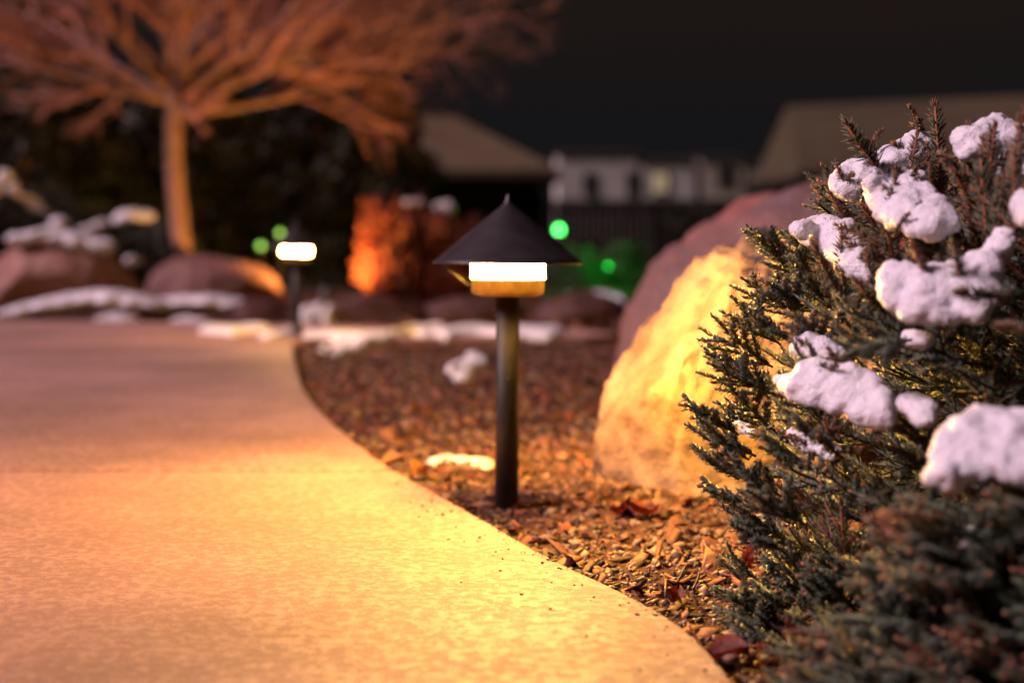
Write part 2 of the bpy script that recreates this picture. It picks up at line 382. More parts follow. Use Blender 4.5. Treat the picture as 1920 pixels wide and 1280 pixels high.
# scattered gravel and bark: thousands of small stones, one object of each stuff
def scatter(n, x0, x1, y0, y1, rmin, rmax, flat=0.6, elong=1.0, pw=2.5, seed=1, under=None):
    r_ = np.random.default_rng(seed)
    x = r_.uniform(x0, x1, n); y = r_.uniform(y0, y1, n)
    k = in_bed(x, y) & (x < 0.42 * y + 0.25) & (x > -0.42 * y - 0.1); x = x[k]; y = y[k]; n = len(x)
    rad = rmin + (rmax - rmin) * r_.random(n) ** pw
    z = np.array([bed_z(a, b) for a, b in zip(x, y)]) + rad * 0.25 * r_.random(n)
    return x, y, z, rad, r_
def stones(name, sets, m, chip=False):
    b = bmesh.new()
    if chip: bmesh.ops.create_cube(b, size=2.0)
    else: bmesh.ops.create_icosphere(b, subdivisions=1, radius=1.0)
    bmesh.ops.triangulate(b, faces=b.faces)
    b.verts.ensure_lookup_table()
    BV = np.array([v.co[:] for v in b.verts]); BT = np.array([[v.index for v in f.verts] for f in b.faces]); b.free()
    nv = len(BV); AV = []; AT = []; off = 0
    for (x, y, z, rad, r_) in sets:
        n = len(x)
        V = np.repeat(BV[None], n, 0)
        V = V * (1 + 0.28 * r_.standard_normal((n, nv, 1)).clip(-1.3, 1.3))
        if chip: S = np.stack([r_.uniform(0.8, 3.4, n), r_.uniform(0.3, 1.3, n), r_.uniform(0.06, 0.22, n)], 1)
        else: S = np.stack([r_.uniform(0.8, 1.5, n), r_.uniform(0.7, 1.1, n), r_.uniform(0.4, 0.85, n)], 1)
        V = V * S[:, None, :] * rad[:, None, None]
        az = r_.uniform(0, 6.28, n); tl = r_.normal(0, 0.5, n)
        ct, st = np.cos(tl)[:, None], np.sin(tl)[:, None]
        X, Y, Z = V[..., 0], V[..., 1], V[..., 2]
        X, Z = X * ct - Z * st, X * st + Z * ct
        ca, sa = np.cos(az)[:, None], np.sin(az)[:, None]
        X, Y = X * ca - Y * sa, X * sa + Y * ca
        V = np.stack([X + x[:, None], Y + y[:, None], Z + z[:, None]], -1)
        AV.append(V.reshape(-1, 3)); AT.append((BT[None] + (np.arange(n) * nv)[:, None, None]).reshape(-1, 3) + off); off += n * nv
    o = obj(name, mesh_np(name, np.concatenate(AV), np.concatenate(AT)), m)
    tag(o, kind='stuff'); return o
gv = stones('gravel', [scatter(48000, -0.6, 1.0, 0.9, 2.9, 0.0013, 0.0065, pw=4.0, seed=1), scatter(2200, -0.6, 1.0, 0.9, 3.2, 0.005, 0.013, seed=2), scatter(12000, -1.2, 1.8, 2.8, 5.6, 0.004, 0.013, seed=3)], M['gravel'])
tag(gv, 'loose gravel mixed into the dark soil of the planting bed', 'gravel')
ch = stones('bark_mulch', [scatter(9000, -0.6, 1.0, 0.9, 3.0, 0.0015, 0.0085, pw=1.5, seed=4), scatter(9000, -1.3, 1.8, 2.8, 5.6, 0.005, 0.013, seed=5), scatter(5000, -3.0, 2.5, 6.6, 9.5, 0.008, 0.03, seed=6)], M['chips'], chip=True)
tag(ch, 'shredded brown bark mulch spread over the planting bed', 'mulch')

_r = np.random.default_rng(31); _y = _r.uniform(1.2, 2.6, 260); _x = np.interp(_y, _ey, _ex) - _r.exponential(0.035, 260) - 0.004
gt = stones('path_grit', [(_x, _y, np.full(260, 0.0006), 0.0007 + 0.0022 * _r.random(260) ** 4, _r)], M['gravel'])
tag(gt, 'fine grit kicked from the bed onto the concrete edge', 'grit')
# ------------------------------------------------------------------ organic lumps (rocks, snow)
def lump(name, m, center, size, seed, sub=5, amp=0.16, fr=1.3, cuts=0, rz=0.0, fine=0.03, parent=None, flat_bottom=-0.35, shear=(0, 0), extra=()):
    b = bmesh.new(); bmesh.ops.create_icosphere(b, subdivisions=sub, radius=1.0)
    rr = random.Random(seed)
    planes = []
    for i in range(cuts):
        v = Vector((rr.uniform(-1, 1), rr.uniform(-1, 1), rr.uniform(-0.2, 1))).normalized(); planes.append((v, rr.uniform(0.62, 0.86)))
    planes += [(Vector(a).normalized(), d_) for a, d_ in extra]
    o3 = Vector((seed * 3.7, seed * 1.3, seed * 0.7))
    for v in b.verts:
        d = v.co.normalized()
        p = d * (1 + amp * mnoise.fractal(d * fr + o3, 1.0, 2.0, 4) )
        for pn, pd in planes:
            q = p.dot(pn) - pd
            if q > 0: p = p - pn * q * 0.9
        p = p * (1 + fine * mnoise.fractal(d * fr * 5 + o3, 0.8, 2.0, 4))
        if p.z < flat_bottom: p.z = flat_bottom + (p.z - flat_bottom) * 0.1
        p = Vector((p.x + shear[0] * p.z, p.y + shear[1] * p.z, p.z))
        v.co = Vector((p.x * size[0], p.y * size[1], p.z * size[2]))
    if rz: bmesh.ops.rotate(b, verts=b.verts, cent=(0, 0, 0), matrix=Matrix.Rotation(rz, 3, 'Z'))
    return obj(name, b, m, parent, center, smooth=True)

# boulder lit by the lamp: a slab-sided stone leaning back to the right, bigger red one behind
bl = lump('boulder', M['rock_pale'], (0.468, 2.60, 0.05), (0.295, 0.35, 0.36), 12, sub=6, amp=0.07, cuts=0, fine=0.05, flat_bottom=-0.5, shear=(0.16, 0.05), extra=(((-0.80, -0.22, 0.56), 0.88), ((-0.25, -0.95, 0.2), 0.80), ((0.1, -0.4, 0.95), 0.88), ((-0.75, -0.65, -0.1), 0.90)))
tag(bl, 'pale tan boulder glowing in the lamp light behind the spruce branches', 'boulder', 'garden boulders')
b2 = lump('boulder', M['rock_red'], (0.955, 4.05, -0.02), (0.67, 0.60, 0.585), 5, sub=6, amp=0.07, cuts=0, fine=0.03, flat_bottom=-0.3)
tag(b2, 'largest boulder, grey and dark red, rising behind the lamp-lit pale one', 'boulder', 'garden boulders')
p = gr(85, 585)
b3 = lump('boulder', M['rock_pink'], (-2.80, 8.75, 0.06), (0.46, 0.36, 0.36), 21, sub=5, amp=0.14, cuts=3, flat_bottom=-0.4)
tag(b3, 'pinkish brown boulder with a cap of snow across the path', 'boulder', 'garden boulders')
b4 = lump('boulder', M['rock_brown'], (-2.00, 9.5, 0.0), (0.46, 0.30, 0.33), 33, sub=5, amp=0.08, cuts=2, flat_bottom=-0.3)
tag(b4, 'rounded brown boulder at the foot of the bare tree trunk', 'boulder', 'garden boulders')

# dark edging stones beyond the far snow
for i, (x0, x1, yt, yb, dp, lab) in enumerate([
        (1010, 1180, 556, 612, 7.2, 'dark edging stone nearest the large red boulder, bare of snow'),
        (800, 985, 560, 606, 7.4, 'dark red edging stone directly behind the near lamp post'),
        (615, 800, 556, 604, 7.4, 'long dark red edging stone between the two path lamps'),
        (430, 540, 566, 600, 7.5, 'dark edging stone just beside the small far lamp, under brown boulder'),
        (175, 300, 572, 606, 7.5, 'low dark edging stone at the path, partly buried under snow')]):
    a = at(x0, yb, dp); c = at(x1, yt, dp)
    w = (c.x - a.x) / 2
    s = lump('edging_stone', M['rock_dark'], ((a.x + c.x) / 2, dp, max(c.z, 0.03) * 0.35 - 0.03), (w * 1.05, 0.17, (c.z + 0.06) * 0.72), 40 + i, sub=4, amp=0.12, cuts=3, flat_bottom=-0.4)
    tag(s, lab, 'edging stone', 'dark stones edging the far bed')

# ------------------------------------------------------------------ snow built from merged balls
def blob(name, balls, m, vox=0.006, amp=0.01, fr=9.0, seed=0, bottom=None, fine=0.0, crumb=0.0):
    b = bmesh.new()
    for (c, r) in balls:
        rx, ry, rz_ = (r, r, r) if not hasattr(r, '__len__') else r
        bmesh.ops.create_icosphere(b, subdivisions=3, radius=1.0, matrix=Matrix.Translation(c) @ Matrix.Diagonal((rx, ry, rz_, 1)))
    me = bpy.data.meshes.new(name); b.to_mesh(me); b.free()
    t = bpy.data.objects.new('tmp', me); C.objects.link(t)
    md = t.modifiers.new('r', 'REMESH'); md.mode = 'VOXEL'; md.voxel_size = vox
    ms = t.modifiers.new('s', 'SMOOTH'); ms.iterations = 10; ms.factor = 0.6
    dg = bpy.context.evaluated_depsgraph_get()
    out = bpy.data.meshes.new_from_object(t.evaluated_get(dg))
    bpy.data.objects.remove(t); bpy.data.meshes.remove(me)
    n = len(out.vertices); co = np.empty(n * 3, np.float32); no = np.empty(n * 3, np.float32)
    out.vertices.foreach_get('co', co); out.vertices.foreach_get('normal', no); co = co.reshape(-1, 3); no = no.reshape(-1, 3)
    o3 = Vector((seed * 1.7, seed * 2.3, seed))
    d = np.array([mnoise.fractal(Vector(q) * fr + o3, 0.7, 2.0, 5) for q in co.tolist()])
    co = co + no * (d * amp)[:, None]
    if fine: co = co + no * (np.array([mnoise.noise(Vector(q) * fr * 4 + o3) for q in co.tolist()]) * fine)[:, None]
    if crumb: co = co + no * (np.array([0.5 - mnoise.voronoi(Vector(q) * fr * 1.6 + o3)[0][0] + 0.5 * (0.5 - mnoise.voronoi(Vector(q) * fr * 4.2 + o3)[0][0]) for q in co.tolist()]) * crumb)[:, None]
    ctr = co.mean(0)
    if bottom is not None: co[:, 2] = np.maximum(co[:, 2], bottom)
    ctr[2] = co[:, 2].min()
    out.vertices.foreach_set('co', (co - ctr).astype(np.float32).ravel()); out.update()
    o = bpy.data.objects.new(name, out); C.objects.link(o); out.materials.append(m); o.location = ctr.tolist()
    out.polygons.foreach_set('use_smooth', [True] * len(out.polygons))
    return o

# snow lying on the ground: flat patches drawn as low mounds
def ground_snow(name, balls_px, label, z=0.0, th=0.03, vox=0.02, dy=0.12, seed=0, group='snow patches on the ground'):
    balls = []
    for (px, py, rpx) in balls_px:
        g_ = gr(px, py, z); r = rpx / F * g_.y
        balls.append((Vector((g_.x, g_.y, z - 0.2 * th)), (r, max(dy, r * 0.5), th)))
    o = blob(name, balls, M['snow'], vox=vox, amp=th * 0.25, fr=5.0, seed=seed)
    tag(o, label, 'snow patch', group); return o
r_ = random.Random(3)
ground_snow('snow_patch', [(400 + i * 22, 622 + r_.uniform(-6, 8), r_.uniform(20, 34)) for i in range(8)], 'snow on the far slab just before the small lamp post', 0.0, 0.035, 0.022, 0.22, 1)
ground_snow('snow_patch', [(590 + i * 19, 628 + r_.uniform(-6, 6), r_.uniform(18, 30)) for i in range(9)], 'strip of snow lit yellow right of the small lamp post', 0.0, 0.035, 0.022, 0.16, 2)
ground_snow('snow_patch', [(775 + i * 21, 622 + r_.uniform(-6, 6), r_.uniform(20, 34) * (1.0 if i < 13 else .6)) for i in range(14)], 'long white snow strip running behind the near lamp post', 0.0, 0.045, 0.022, 0.2, 3)
ground_snow('snow_patch', [(850, 690, 14), (875, 685, 30), (868, 705, 24), (900, 680, 18), (888, 668, 20)], 'small round snow patch on mulch left of the near post', -0.02, 0.028, 0.01, 0.12, 4)
ground_snow('snow_patch', [(612, 655, 14), (640, 650, 22), (668, 652, 22), (640, 662, 18)], 'small snow patch on mulch right beside the path edge', -0.02, 0.03, 0.012, 0.2, 5)
ground_snow('snow_patch', [(815, 866, 16), (838, 864, 20), (868, 866, 22), (895, 868, 22), (912, 872, 16)], 'thin flat snow remnant glowing yellow against the near lamp post', -0.025, 0.012, 0.004, 0.05, 6)
ground_snow('snow_patch', [(1075, 562, 26), (1110, 560, 30), (1140, 562, 26), (1160, 566, 20)], 'snow heap against the dark stones beside the large boulder', 0.03, 0.06, 0.03, 0.3, 7)
def bank(pts, dp, label, seed, th=0.05):
    o = blob('snow_patch', [(at(px, py, dp + 0.02 * math.sin(i * 2.1)), (rx / F * dp, 0.22, ry / F * dp)) for i, (px, py, rx, ry) in enumerate(pts)], M['snow'], vox=0.018, amp=0.010, fr=6, seed=seed)
    tag(o, label, 'snow patch', 'snow patches on the ground')
bank([(25, 588, 24, 12), (60, 580, 30, 14), (100, 572, 34, 15), (140, 566, 34, 17), (180, 560, 34, 19), (215, 562, 34, 19), (255, 568, 34, 17), (290, 574, 28, 12)], 7.85, 'broad snow bank under the snow-capped pink boulder', 8)
bank([(310, 572, 28, 14), (350, 566, 38, 13), (395, 565, 38, 12), (435, 570, 34, 10), (470, 576, 26, 8)], 8.2, 'low snow bank before the rounded brown boulder', 9)
bank([(205, 598, 22, 9), (235, 600, 24, 8), (340, 602, 22, 8), (370, 606, 26, 8)], 7.2, 'thin snow crumbs along the far edge of the concrete', 13)
ground_snow('snow_patch', [(225, 540, 18), (250, 534, 24), (270, 540, 16)], 'snow lump in the gap between pink boulder and tree', 0.0, 0.14, 0.03, 0.25, 10)
ground_snow('snow_patch', [(575, 595, 14), (600, 588, 18), (618, 596, 12)], 'small snow heap directly right of the small lamp post', 0.0, 0.09, 0.02, 0.16, 11)
# snow cap on pink boulder
sc_ = blob('snow_mound', [(Vector((-2.96 + 0.1 * i, 8.70 + 0.03 * i, 0.425 - 0.024 * abs(i - 1))), (0.11, 0.24, 0.045)) for i in range(5)], M['snow'], vox=0.018, amp=0.03, fr=5, seed=12)
tag(sc_, 'cap of snow lying on the pinkish boulder', 'snow')

# ------------------------------------------------------------------ path lamps
def make_lamp():
    t = empty('path_lamp')
    post = lathe([(0.0, -0.06), (0.0188, -0.06), (0.0188, 0.345), (0.0, 0.345)], 48); obj('post', post, M['green_bronze'], t, smooth=False)
    for p_ in t.children[0].data.polygons: p_.use_smooth = abs(p_.normal.z) < 0.5
    body = lathe([(0.019, 0.3405), (0.050, 0.3405), (0.0555, 0.343), (0.0575, 0.347), (0.0580, 0.363), (0.0592, 0.3672), (0.0580, 0.3682), (0.050, 0.3682), (0.0, 0.3682)], 72)
    obj('collar', body, M['bronze'], t, smooth=True)
    lens = lathe([(0.0535, 0.3685), (0.0582, 0.3690), (0.0575, 0.376), (0.0573, 0.384), (0.0588, 0.3915), (0.0535, 0.3925)], 72)
    obj('lens', lens, M['lens'], t, smooth=True)
    hat = lathe([(0.0, 0.503), (0.0022, 0.4995), (0.0038, 0.494), (0.0062, 0.488), (0.0125, 0.4815), (0.031, 0.4665), (0.055, 0.447), (0.085, 0.4215), (0.112, 0.3990), (0.1185, 0.3945), (0.1192, 0.3925), (0.1182, 0.3912), (0.116, 0.3925), (0.085, 0.4175), (0.060, 0.4385), (0.0, 0.4385)], 96)
    obj('hat', hat, M['metal'], t, smooth=True)
    col = lathe([(0.0, 0.392), (0.045, 0.392), (0.045, 0.4400), (0.0, 0.4400)], 48)
    obj('socket', col, M['metal'], t)
    return t
LB = gr(950, 950, -0.03)
lamp = make_lamp(); lamp.location = (LB.x, LB.y, -0.03)
tag(lamp, 'black cone-hatted path lamp standing nearest, lens glowing warm yellow', 'path lamp', 'lit lamps along the path edge')
lamp.rotation_euler = (0, R(0.3), 0)
lamp2 = copy_tree(lamp)
for ch_ in lamp2.children:
    if ch_.name.startswith('lens'):
        ch_.data = ch_.data.copy(); ch_.data.materials[0] = M['lens_far']
LB2 = gr(551, 642, -0.03); lamp2.location = (LB2.x + 0.012, LB2.y, -0.03)
tag(lamp2, 'small distant path lamp on the far bend beside the concrete', 'path lamp', 'lit lamps along the path edge')
S = Soup()
S.tube([(-0.104, -0.03, 0.3930), (-0.083, -0.035, 0.3750), (-0.0560, -0.020, 0.352)], 0.00009, k=4)
obj('web_strand', S.mesh('web_strand'), M['web'], lamp)
for q in ((-0.022, -0.008, 0.318), (-0.0185, -0.012, 0.309), (0.001, -0.0195, 0.21)):
    b = bmesh.new(); bmesh.ops.create_icosphere(b, subdivisions=2, radius=0.0016); obj('speck', b, M['bud'], lamp, q, smooth=True)

# ------------------------------------------------------------------ small things in the bed
def leaf_mesh(seed, L=0.035, W=0.016, curl=0.5):
    rr = random.Random(seed); b = bmesh.new(); n = 10; rows = []
    for i in range(n + 1):
        t = i / n; w = W * math.sin(math.pi * min(1, t * 0.93 + 0.06)) ** 0.75 * (1 + 0.15 * rr.uniform(-1, 1))
        row = []
        for j in range(-3, 4):
            s = j / 3; z = curl * W * (s * s) * 0.9 + 0.35 * curl * L * math.sin(t * 3.1 + seed) + rr.uniform(-1, 1) * 0.0008
            row.append(b.verts.new((L * (t - 0.5), w * s * 0.5 * 1.6, z)))
        rows.append(row)
    for a, c in zip(rows[:-1], rows[1:]):
        for j in range(6): b.faces.new((a[j], a[j + 1], c[j + 1], c[j]))
    ret = bmesh.ops.solidify(b, geom=b.faces[:], thickness=0.0006)
    zm = min(v.co.z for v in b.verts)
    for v in b.verts: v.co.z -= zm
    return b
for i, (px, py, L, mk, rz, tl, lab) in enumerate([
        (1264, 1132, 0.034, 'leaf', 1.3, 0.5, 'curled red brown leaf touching the path edge'),
        (1385, 1082, 0.030, 'leaf', 1.9, 0.8, 'red curled leaf standing up below the spruce tips'),
        (1418, 1062, 0.034, 'leaf', 0.2, 0.5, 'orange red leaf lying under the lowest spruce branch'),
        (1365, 1243, 0.046, 'leaf', -0.1, 0.3, 'long rolled orange leaf on the corner of the path, lowest left'),
        (1440, 1262, 0.036, 'leaf2', 0.9, 0.4, 'tan orange leaf beside the rolled leaf at the path corner'),
        (1500, 1232, 0.032, 'leaf', 0.3, 0.2, 'wide red brown leaf under the low spruce sprigs'),
        (1205, 962, 0.055, 'leaf', 0.35, 0.25, 'red maple-coloured leaf on the gravel before the pale boulder'),
        (1165, 960, 0.035, 'leaf', -0.4, 0.2, 'small dark red leaf just left of the larger red leaf'),
        (1180, 838, 0.06, 'leaf', 0.8, 0.6, 'red leaf leaning on the foot of the pale boulder'),
        (735, 885, 0.05, 'leaf2', 0.3, 0.3, 'yellow tan leaf lying at the curve of the path'),
        (785, 905, 0.045, 'leaf2', 1.2, 0.4, 'orange leaf between path edge and glowing snow remnant'),
        (1480, 1160, 0.016, 'leaf', 1.2, 0.6, 'bright red leaf caught within the low spruce sprigs'),
        (1590, 1060, 0.02, 'leaf', 0.4, 0.3, 'dark red leaf deep under the spruce')]):
    g_ = gr(px, py, -0.025)
    o = obj('fallen_leaf', leaf_mesh(i + 3, L, L * 0.5, 0.6 + 0.3 * (i % 3)), M[mk], None, (g_.x, g_.y, bed_z(g_.x, g_.y) + 0.004), smooth=True)
    o.rotation_euler = (tl * 0.5, -tl * 0.4, rz)
    tag(o, lab, 'leaf', 'fallen leaves in the bed')
for i, (px, py, r, lab) in enumerate([
        (1114, 798, 0.013, 'small white round stone left of the glowing boulder'),
        (1112, 952, 0.012, 'pale oval stone right of the near lamp post foot'),
        (1023, 998, 0.012, 'pale flat stone near the path edge below the lamp post'),
        (1022, 1027, 0.010, 'pale wedge stone almost touching the path edge'),
        (1358, 1048, 0.009, 'rounded purple grey pebble just under the spruce tips'),
        (1388, 1047, 0.009, 'rounded olive pebble right of the purple grey one'),
        (1372, 1222, 0.008, 'grey pebble beside the rolled leaf at the path corner'),
        (1055, 850, 0.013, 'grey stone in the orange lit mulch behind the lamp'),
        (1130, 1066, 0.007, 'small white stone at the path edge below the post'),
        (1152, 1062, 0.006, 'small cream stone just right of the small white one')]):
    g_ = gr(px, py, -0.02)
    o = lump('stone', M['rock_pale'] if i not in (4, 5, 6, 7) else M['rock_pink'], (g_.x, g_.y, bed_z(g_.x, g_.y) + r * 0.45), (r, r * 0.8, r * 0.6), 60 + i, sub=3, amp=0.2, flat_bottom=-0.8)
    tag(o, lab, 'stone', 'loose stones on the bed')
for i, (pts, lab) in enumerate([
        ([(1248, 1130), (1252, 1098), (1278, 1088), (1296, 1070), (1306, 1052)], 'thin curved dark twig nearest the path edge'),
        ([(1290, 1128), (1296, 1105), (1312, 1092), (1304, 1072)], 'short forked dark twig right of the curved one'),
        ([(1318, 1032), (1345, 1050), (1370, 1042), (1410, 1032)], 'bent twig lying just below the spruce branches'),
        ([(1330, 1012), (1360, 1002), (1400, 990)], 'straight twig poking out from under the spruce')]):
    P = [gr(a, b_, -0.02) for a, b_ in pts]; P = catmull(P, 4)
    P = [(q.x, q.y, -0.013 + 0.008 * math.sin(k * 0.8 + i)) for k, q in enumerate(P)]
    S = Soup(); S.tube(P, np.linspace(0.0019, 0.0008, len(P)), k=6)
    tag(obj('twig', S.mesh('twig'), M['twig'], smooth=True), lab, 'twig', 'dead twigs on the gravel')

# ------------------------------------------------------------------ the dwarf spruce
KS = 1.06
SC = Vector((0.745 * KS, 1.62 * KS, 0.4 - 0.29 * KS)); SR = (0.47 * KS, 0.47 * KS, 0.40 * KS)
def se(pv, k=1.0):
    dx = abs(pv[0] - SC.x) / (SR[0] * k); dy = abs(pv[1] - SC.y) / (SR[1] * k); dz = abs(pv[2] - SC.z) / (SR[2] * k)
    return (math.hypot(dx, dy)) ** 3.2 + dz ** 3.2
def surf(px, py, k=1.0):
    """first depth at which the ray of a photo pixel meets the spruce's body"""
    Y = 0.8
    while Y < 2.4:
        if se(at(px, py, Y), k) < 1: return Y
        Y += 0.01
    return None
SNOW = [
  ([(1553, 335), (1585, 305), (1640, 288), (1690, 262), (1725, 240), (1748, 262), (1742, 330), (1722, 372), (1660, 358), (1610, 380), (1560, 365)], 0.02, 'sparkling snow clump highest on the left shoulder of the spruce'),
  ([(1610, 345), (1638, 328), (1668, 352), (1740, 345), (1790, 395), (1805, 432), (1750, 448), (1700, 442), (1640, 402)], -0.05, 'snow clump between upright shoots just under the highest clump'),
  ([(1476, 428), (1510, 410), (1580, 402), (1605, 430), (1640, 480), (1665, 520), (1640, 540), (1585, 512), (1540, 470), (1500, 450)], 0.02, 'wedge of snow on the left flank above the outermost branches'),
  ([(1628, 525), (1670, 490), (1730, 497), (1800, 480), (1845, 465), (1888, 418), (1908, 450), (1880, 495), (1875, 560), (1840, 602), (1760, 612), (1690, 600), (1650, 560)], -0.03, 'largest snow mass across the middle of the spruce'),
  ([(1478, 642), (1520, 616), (1560, 640), (1598, 668), (1550, 680), (1500, 674)], 0.0, 'small crumbly snow clump under the largest mass, left side'),
  ([(1438, 715), (1480, 690), (1530, 673), (1590, 685), (1640, 700), (1682, 745), (1672, 802), (1620, 800), (1540, 765), (1480, 745)], -0.05, 'soft pinkish snow clump low on the left of the spruce'),
  ([(1682, 752), (1710, 735), (1758, 755), (1756, 800), (1720, 802)], -0.05, 'small snow lump right of the low pinkish clump'),
  ([(1728, 885), (1745, 840), (1780, 790), (1830, 756), (1900, 765), (2000, 770), (2050, 900), (1930, 918), (1860, 900), (1800, 925), (1750, 915)], -0.16, 'big blurred snow clump at the right, nearest the camera'),
  ([(1785, 255), (1830, 228), (1880, 213), (1905, 235), (1960, 232), (1960, 330), (1880, 332), (1840, 305), (1800, 300)], 0.0, 'snow on the very top of the spruce behind the tall shoots'),
  ([(1362, 770), (1385, 768), (1420, 805), (1412, 822), (1380, 800)], 0.05, 'tiny icy snow bit on the outermost left branch'),
  ([(1895, 372), (1920, 350), (1990, 380), (1980, 430), (1910, 420)], -0.08, 'snow tuft at the right edge below the top snow'),
  ([(1700, 620), (1760, 625), (1740, 650), (1690, 645)], 0.02, 'small snow bit directly below the largest mass'),
  ([(1470, 800), (1540, 815), (1600, 850), (1560, 862), (1490, 835)], 0.04, 'icy crust of snow on the needles below the soft pinkish clump'),
  ([(1800, 1010), (1825, 985), (1845, 1010), (1825, 1050), (1802, 1050)], -0.12, 'small blurred snow spot below the nearest big clump'),
]
def inside(px, py, poly):
    c = False
    for i in range(len(poly)):
        (x1, y1), (x2, y2) = poly[i], poly[i - 1]
        if (y1 > py) != (y2 > py) and px < (x2 - x1) * (py - y1) / (y2 - y1) + x1: c = not c
    return c
def edged(px, py, poly):
    m_ = 1e9; q = Vector((px, py))
    for i in range(len(poly)):
        a, b_ = Vector(poly[i - 1]), Vector(poly[i]); t = max(0, min(1, (q - a).dot(b_ - a) / (b_ - a).length_squared)); m_ = min(m_, (a + (b_ - a) * t - q).length)
    return m_
snow_balls = []
rq = random.Random(77)
for k, (poly, off, lab) in enumerate(SNOW):
    x0 = min(p[0] for p in poly); x1 = max(p[0] for p in poly); y0 = min(p[1] for p in poly); y1 = max(p[1] for p in poly)
    pts = []
    for _ in range(4000):
        if len(pts) >= 110: break
        px, py = rq.uniform(x0, x1), rq.uniform(y0, y1)
        if inside(px, py, poly) and edged(px, py, poly) > 7: pts.append((px, py))
    ds = [surf(*q) for q in pts]; ds = [d for d in ds if d]
    dm = (sum(ds) / len(ds) if ds else 1.5) + off
    ylo = y1
    balls = []
    for px, py in pts:
        d = surf(px, py); d = dm if d is None else 0.4 * (d + off) + 0.6 * dm
        d += 0.07 * (y1 - py) / max(60, y1 - y0) - 0.035          # the upper part lies further back: a cushion, not a wall
        rr = max(9, min(edged(px, py, poly) + 3, rq.uniform(18, 34))) / F * d
        balls.append((at(px, py, d), (rr, rr * 1.5, rr))); snow_balls.append((at(px, py, d), rr))
    o = blob('snow_clump', balls, M['snow'], vox=0.0030, amp=0.0036, fr=32, seed=20 + k, fine=0.0010, crumb=0.0042)
    tag(o, lab, 'snow clump', 'snow clumps resting on the spruce')

def shoot(S, base, d, L, rg, dens=2300, nl=0.0130, young=0.0, up=Vector((0, 0, 1)), stemr=0.0013, budl=True, full=True, sm=2):
    d = Vector(d).normalized()
    # gently curved axis
    side = d.cross(up); side = side.normalized() if side.length > 0.05 else Vector((1, 0, 0))
    nrm = side.cross(d).normalized()
    bend = rg.uniform(-0.10, 0.22)
    n = 5; P = []
    for i in range(n):
        t = i / (n - 1); P.append(base + d * (L * t) + nrm * (bend * L * t * t))
    P = np.array([q[:] for q in P])
    S.tube(P, np.linspace(stemr, stemr * 0.6, n), m=sm, k=5)
    N = int(L * dens)
    if N < 4: return Vector(P[-1])
    t = (np.arange(N) + rg.random(N)) / N; t = 0.04 + 0.96 * t
    seg = t * (n - 1); i0 = np.minimum(seg.astype(int), n - 2); fr = (seg - i0)[:, None]
    pos = P[i0] * (1 - fr) + P[i0 + 1] * fr
    tan = P[i0 + 1] - P[i0]; tan /= np.linalg.norm(tan, axis=1)[:, None]
    az = rg.uniform(0, 2 * math.pi, N)
    # fewer needles straight below
    az = np.where((np.sin(az) < -0.45) & (rg.random(N) < 0.7), az + math.pi, az)
    a = np.array(side[:]); b = np.array(nrm[:])
    rad = np.cos(az)[:, None] * a + np.sin(az)[:, None] * b
    ang = np.where(t > 0.93, rg.uniform(0.15, 0.5, N), rg.uniform(0.65, 1.05, N))
    nd = tan * np.cos(ang)[:, None] + rad * np.sin(ang)[:, None]
    nd += 0.12 * rg.standard_normal((N, 3)); nd /= np.linalg.norm(nd, axis=1)[:, None]
    ln = nl * rg.uniform(0.72, 1.12, N) * (1 - 0.35 * np.clip((t - 0.75) / 0.25, 0, 1))
    q1 = np.cross(nd, tan); q1 /= np.linalg.norm(q1, axis=1)[:, None] + 1e-9; q2 = np.cross(nd, q1)
    w = 0.00066
    mid = pos + nd * (ln * 0.5)[:, None]
    tip = pos + nd * ln[:, None]
    if full:
        V = np.empty((N, 7, 3))
        for j in range(3):
            aa = j * 2.094
            o_ = (math.cos(aa) * q1 + math.sin(aa) * q2)
            V[:, j] = pos + o_ * w * 0.8; V[:, 3 + j] = mid + o_ * w * 1.1
        V[:, 6] = tip
        T = np.array([(0, 1, 4), (0, 4, 3), (1, 2, 5), (1, 5, 4), (2, 0, 3), (2, 3, 5), (3, 4, 6), (4, 5, 6), (5, 3, 6)])
    else:
        V = np.empty((N, 4, 3))
        for j in range(3):
            aa = j * 2.094
            V[:, j] = pos + (math.cos(aa) * q1 + math.sin(aa) * q2) * w * 1.35
        V[:, 3] = tip
        T = np.array([(0, 1, 3), (1, 2, 3), (2, 0, 3)])
    nvn = V.shape[1]
    TT = (T[None] + (np.arange(N) * nvn)[:, None, None]).reshape(-1, 3)
    mm = np.repeat((rg.random(N) < young * (0.4 + t)).astype(int), len(T))
    S.V.append(V.reshape(-1, 3)); S.T.append(TT + S.n); S.M.append(mm); S.n += N * nvn
    if budl:
        tp = Vector(P[-1]); td = Vector(P[-1] - P[-2]).normalized()
        S.tube(np.array([(tp - td * 0.001)[:], (tp + td * 0.0025)[:], (tp + td * 0.006)[:]]), np.array([0.0018, 0.0024, 0.0006]), m=3, k=6)
    return Vector(P[-1])
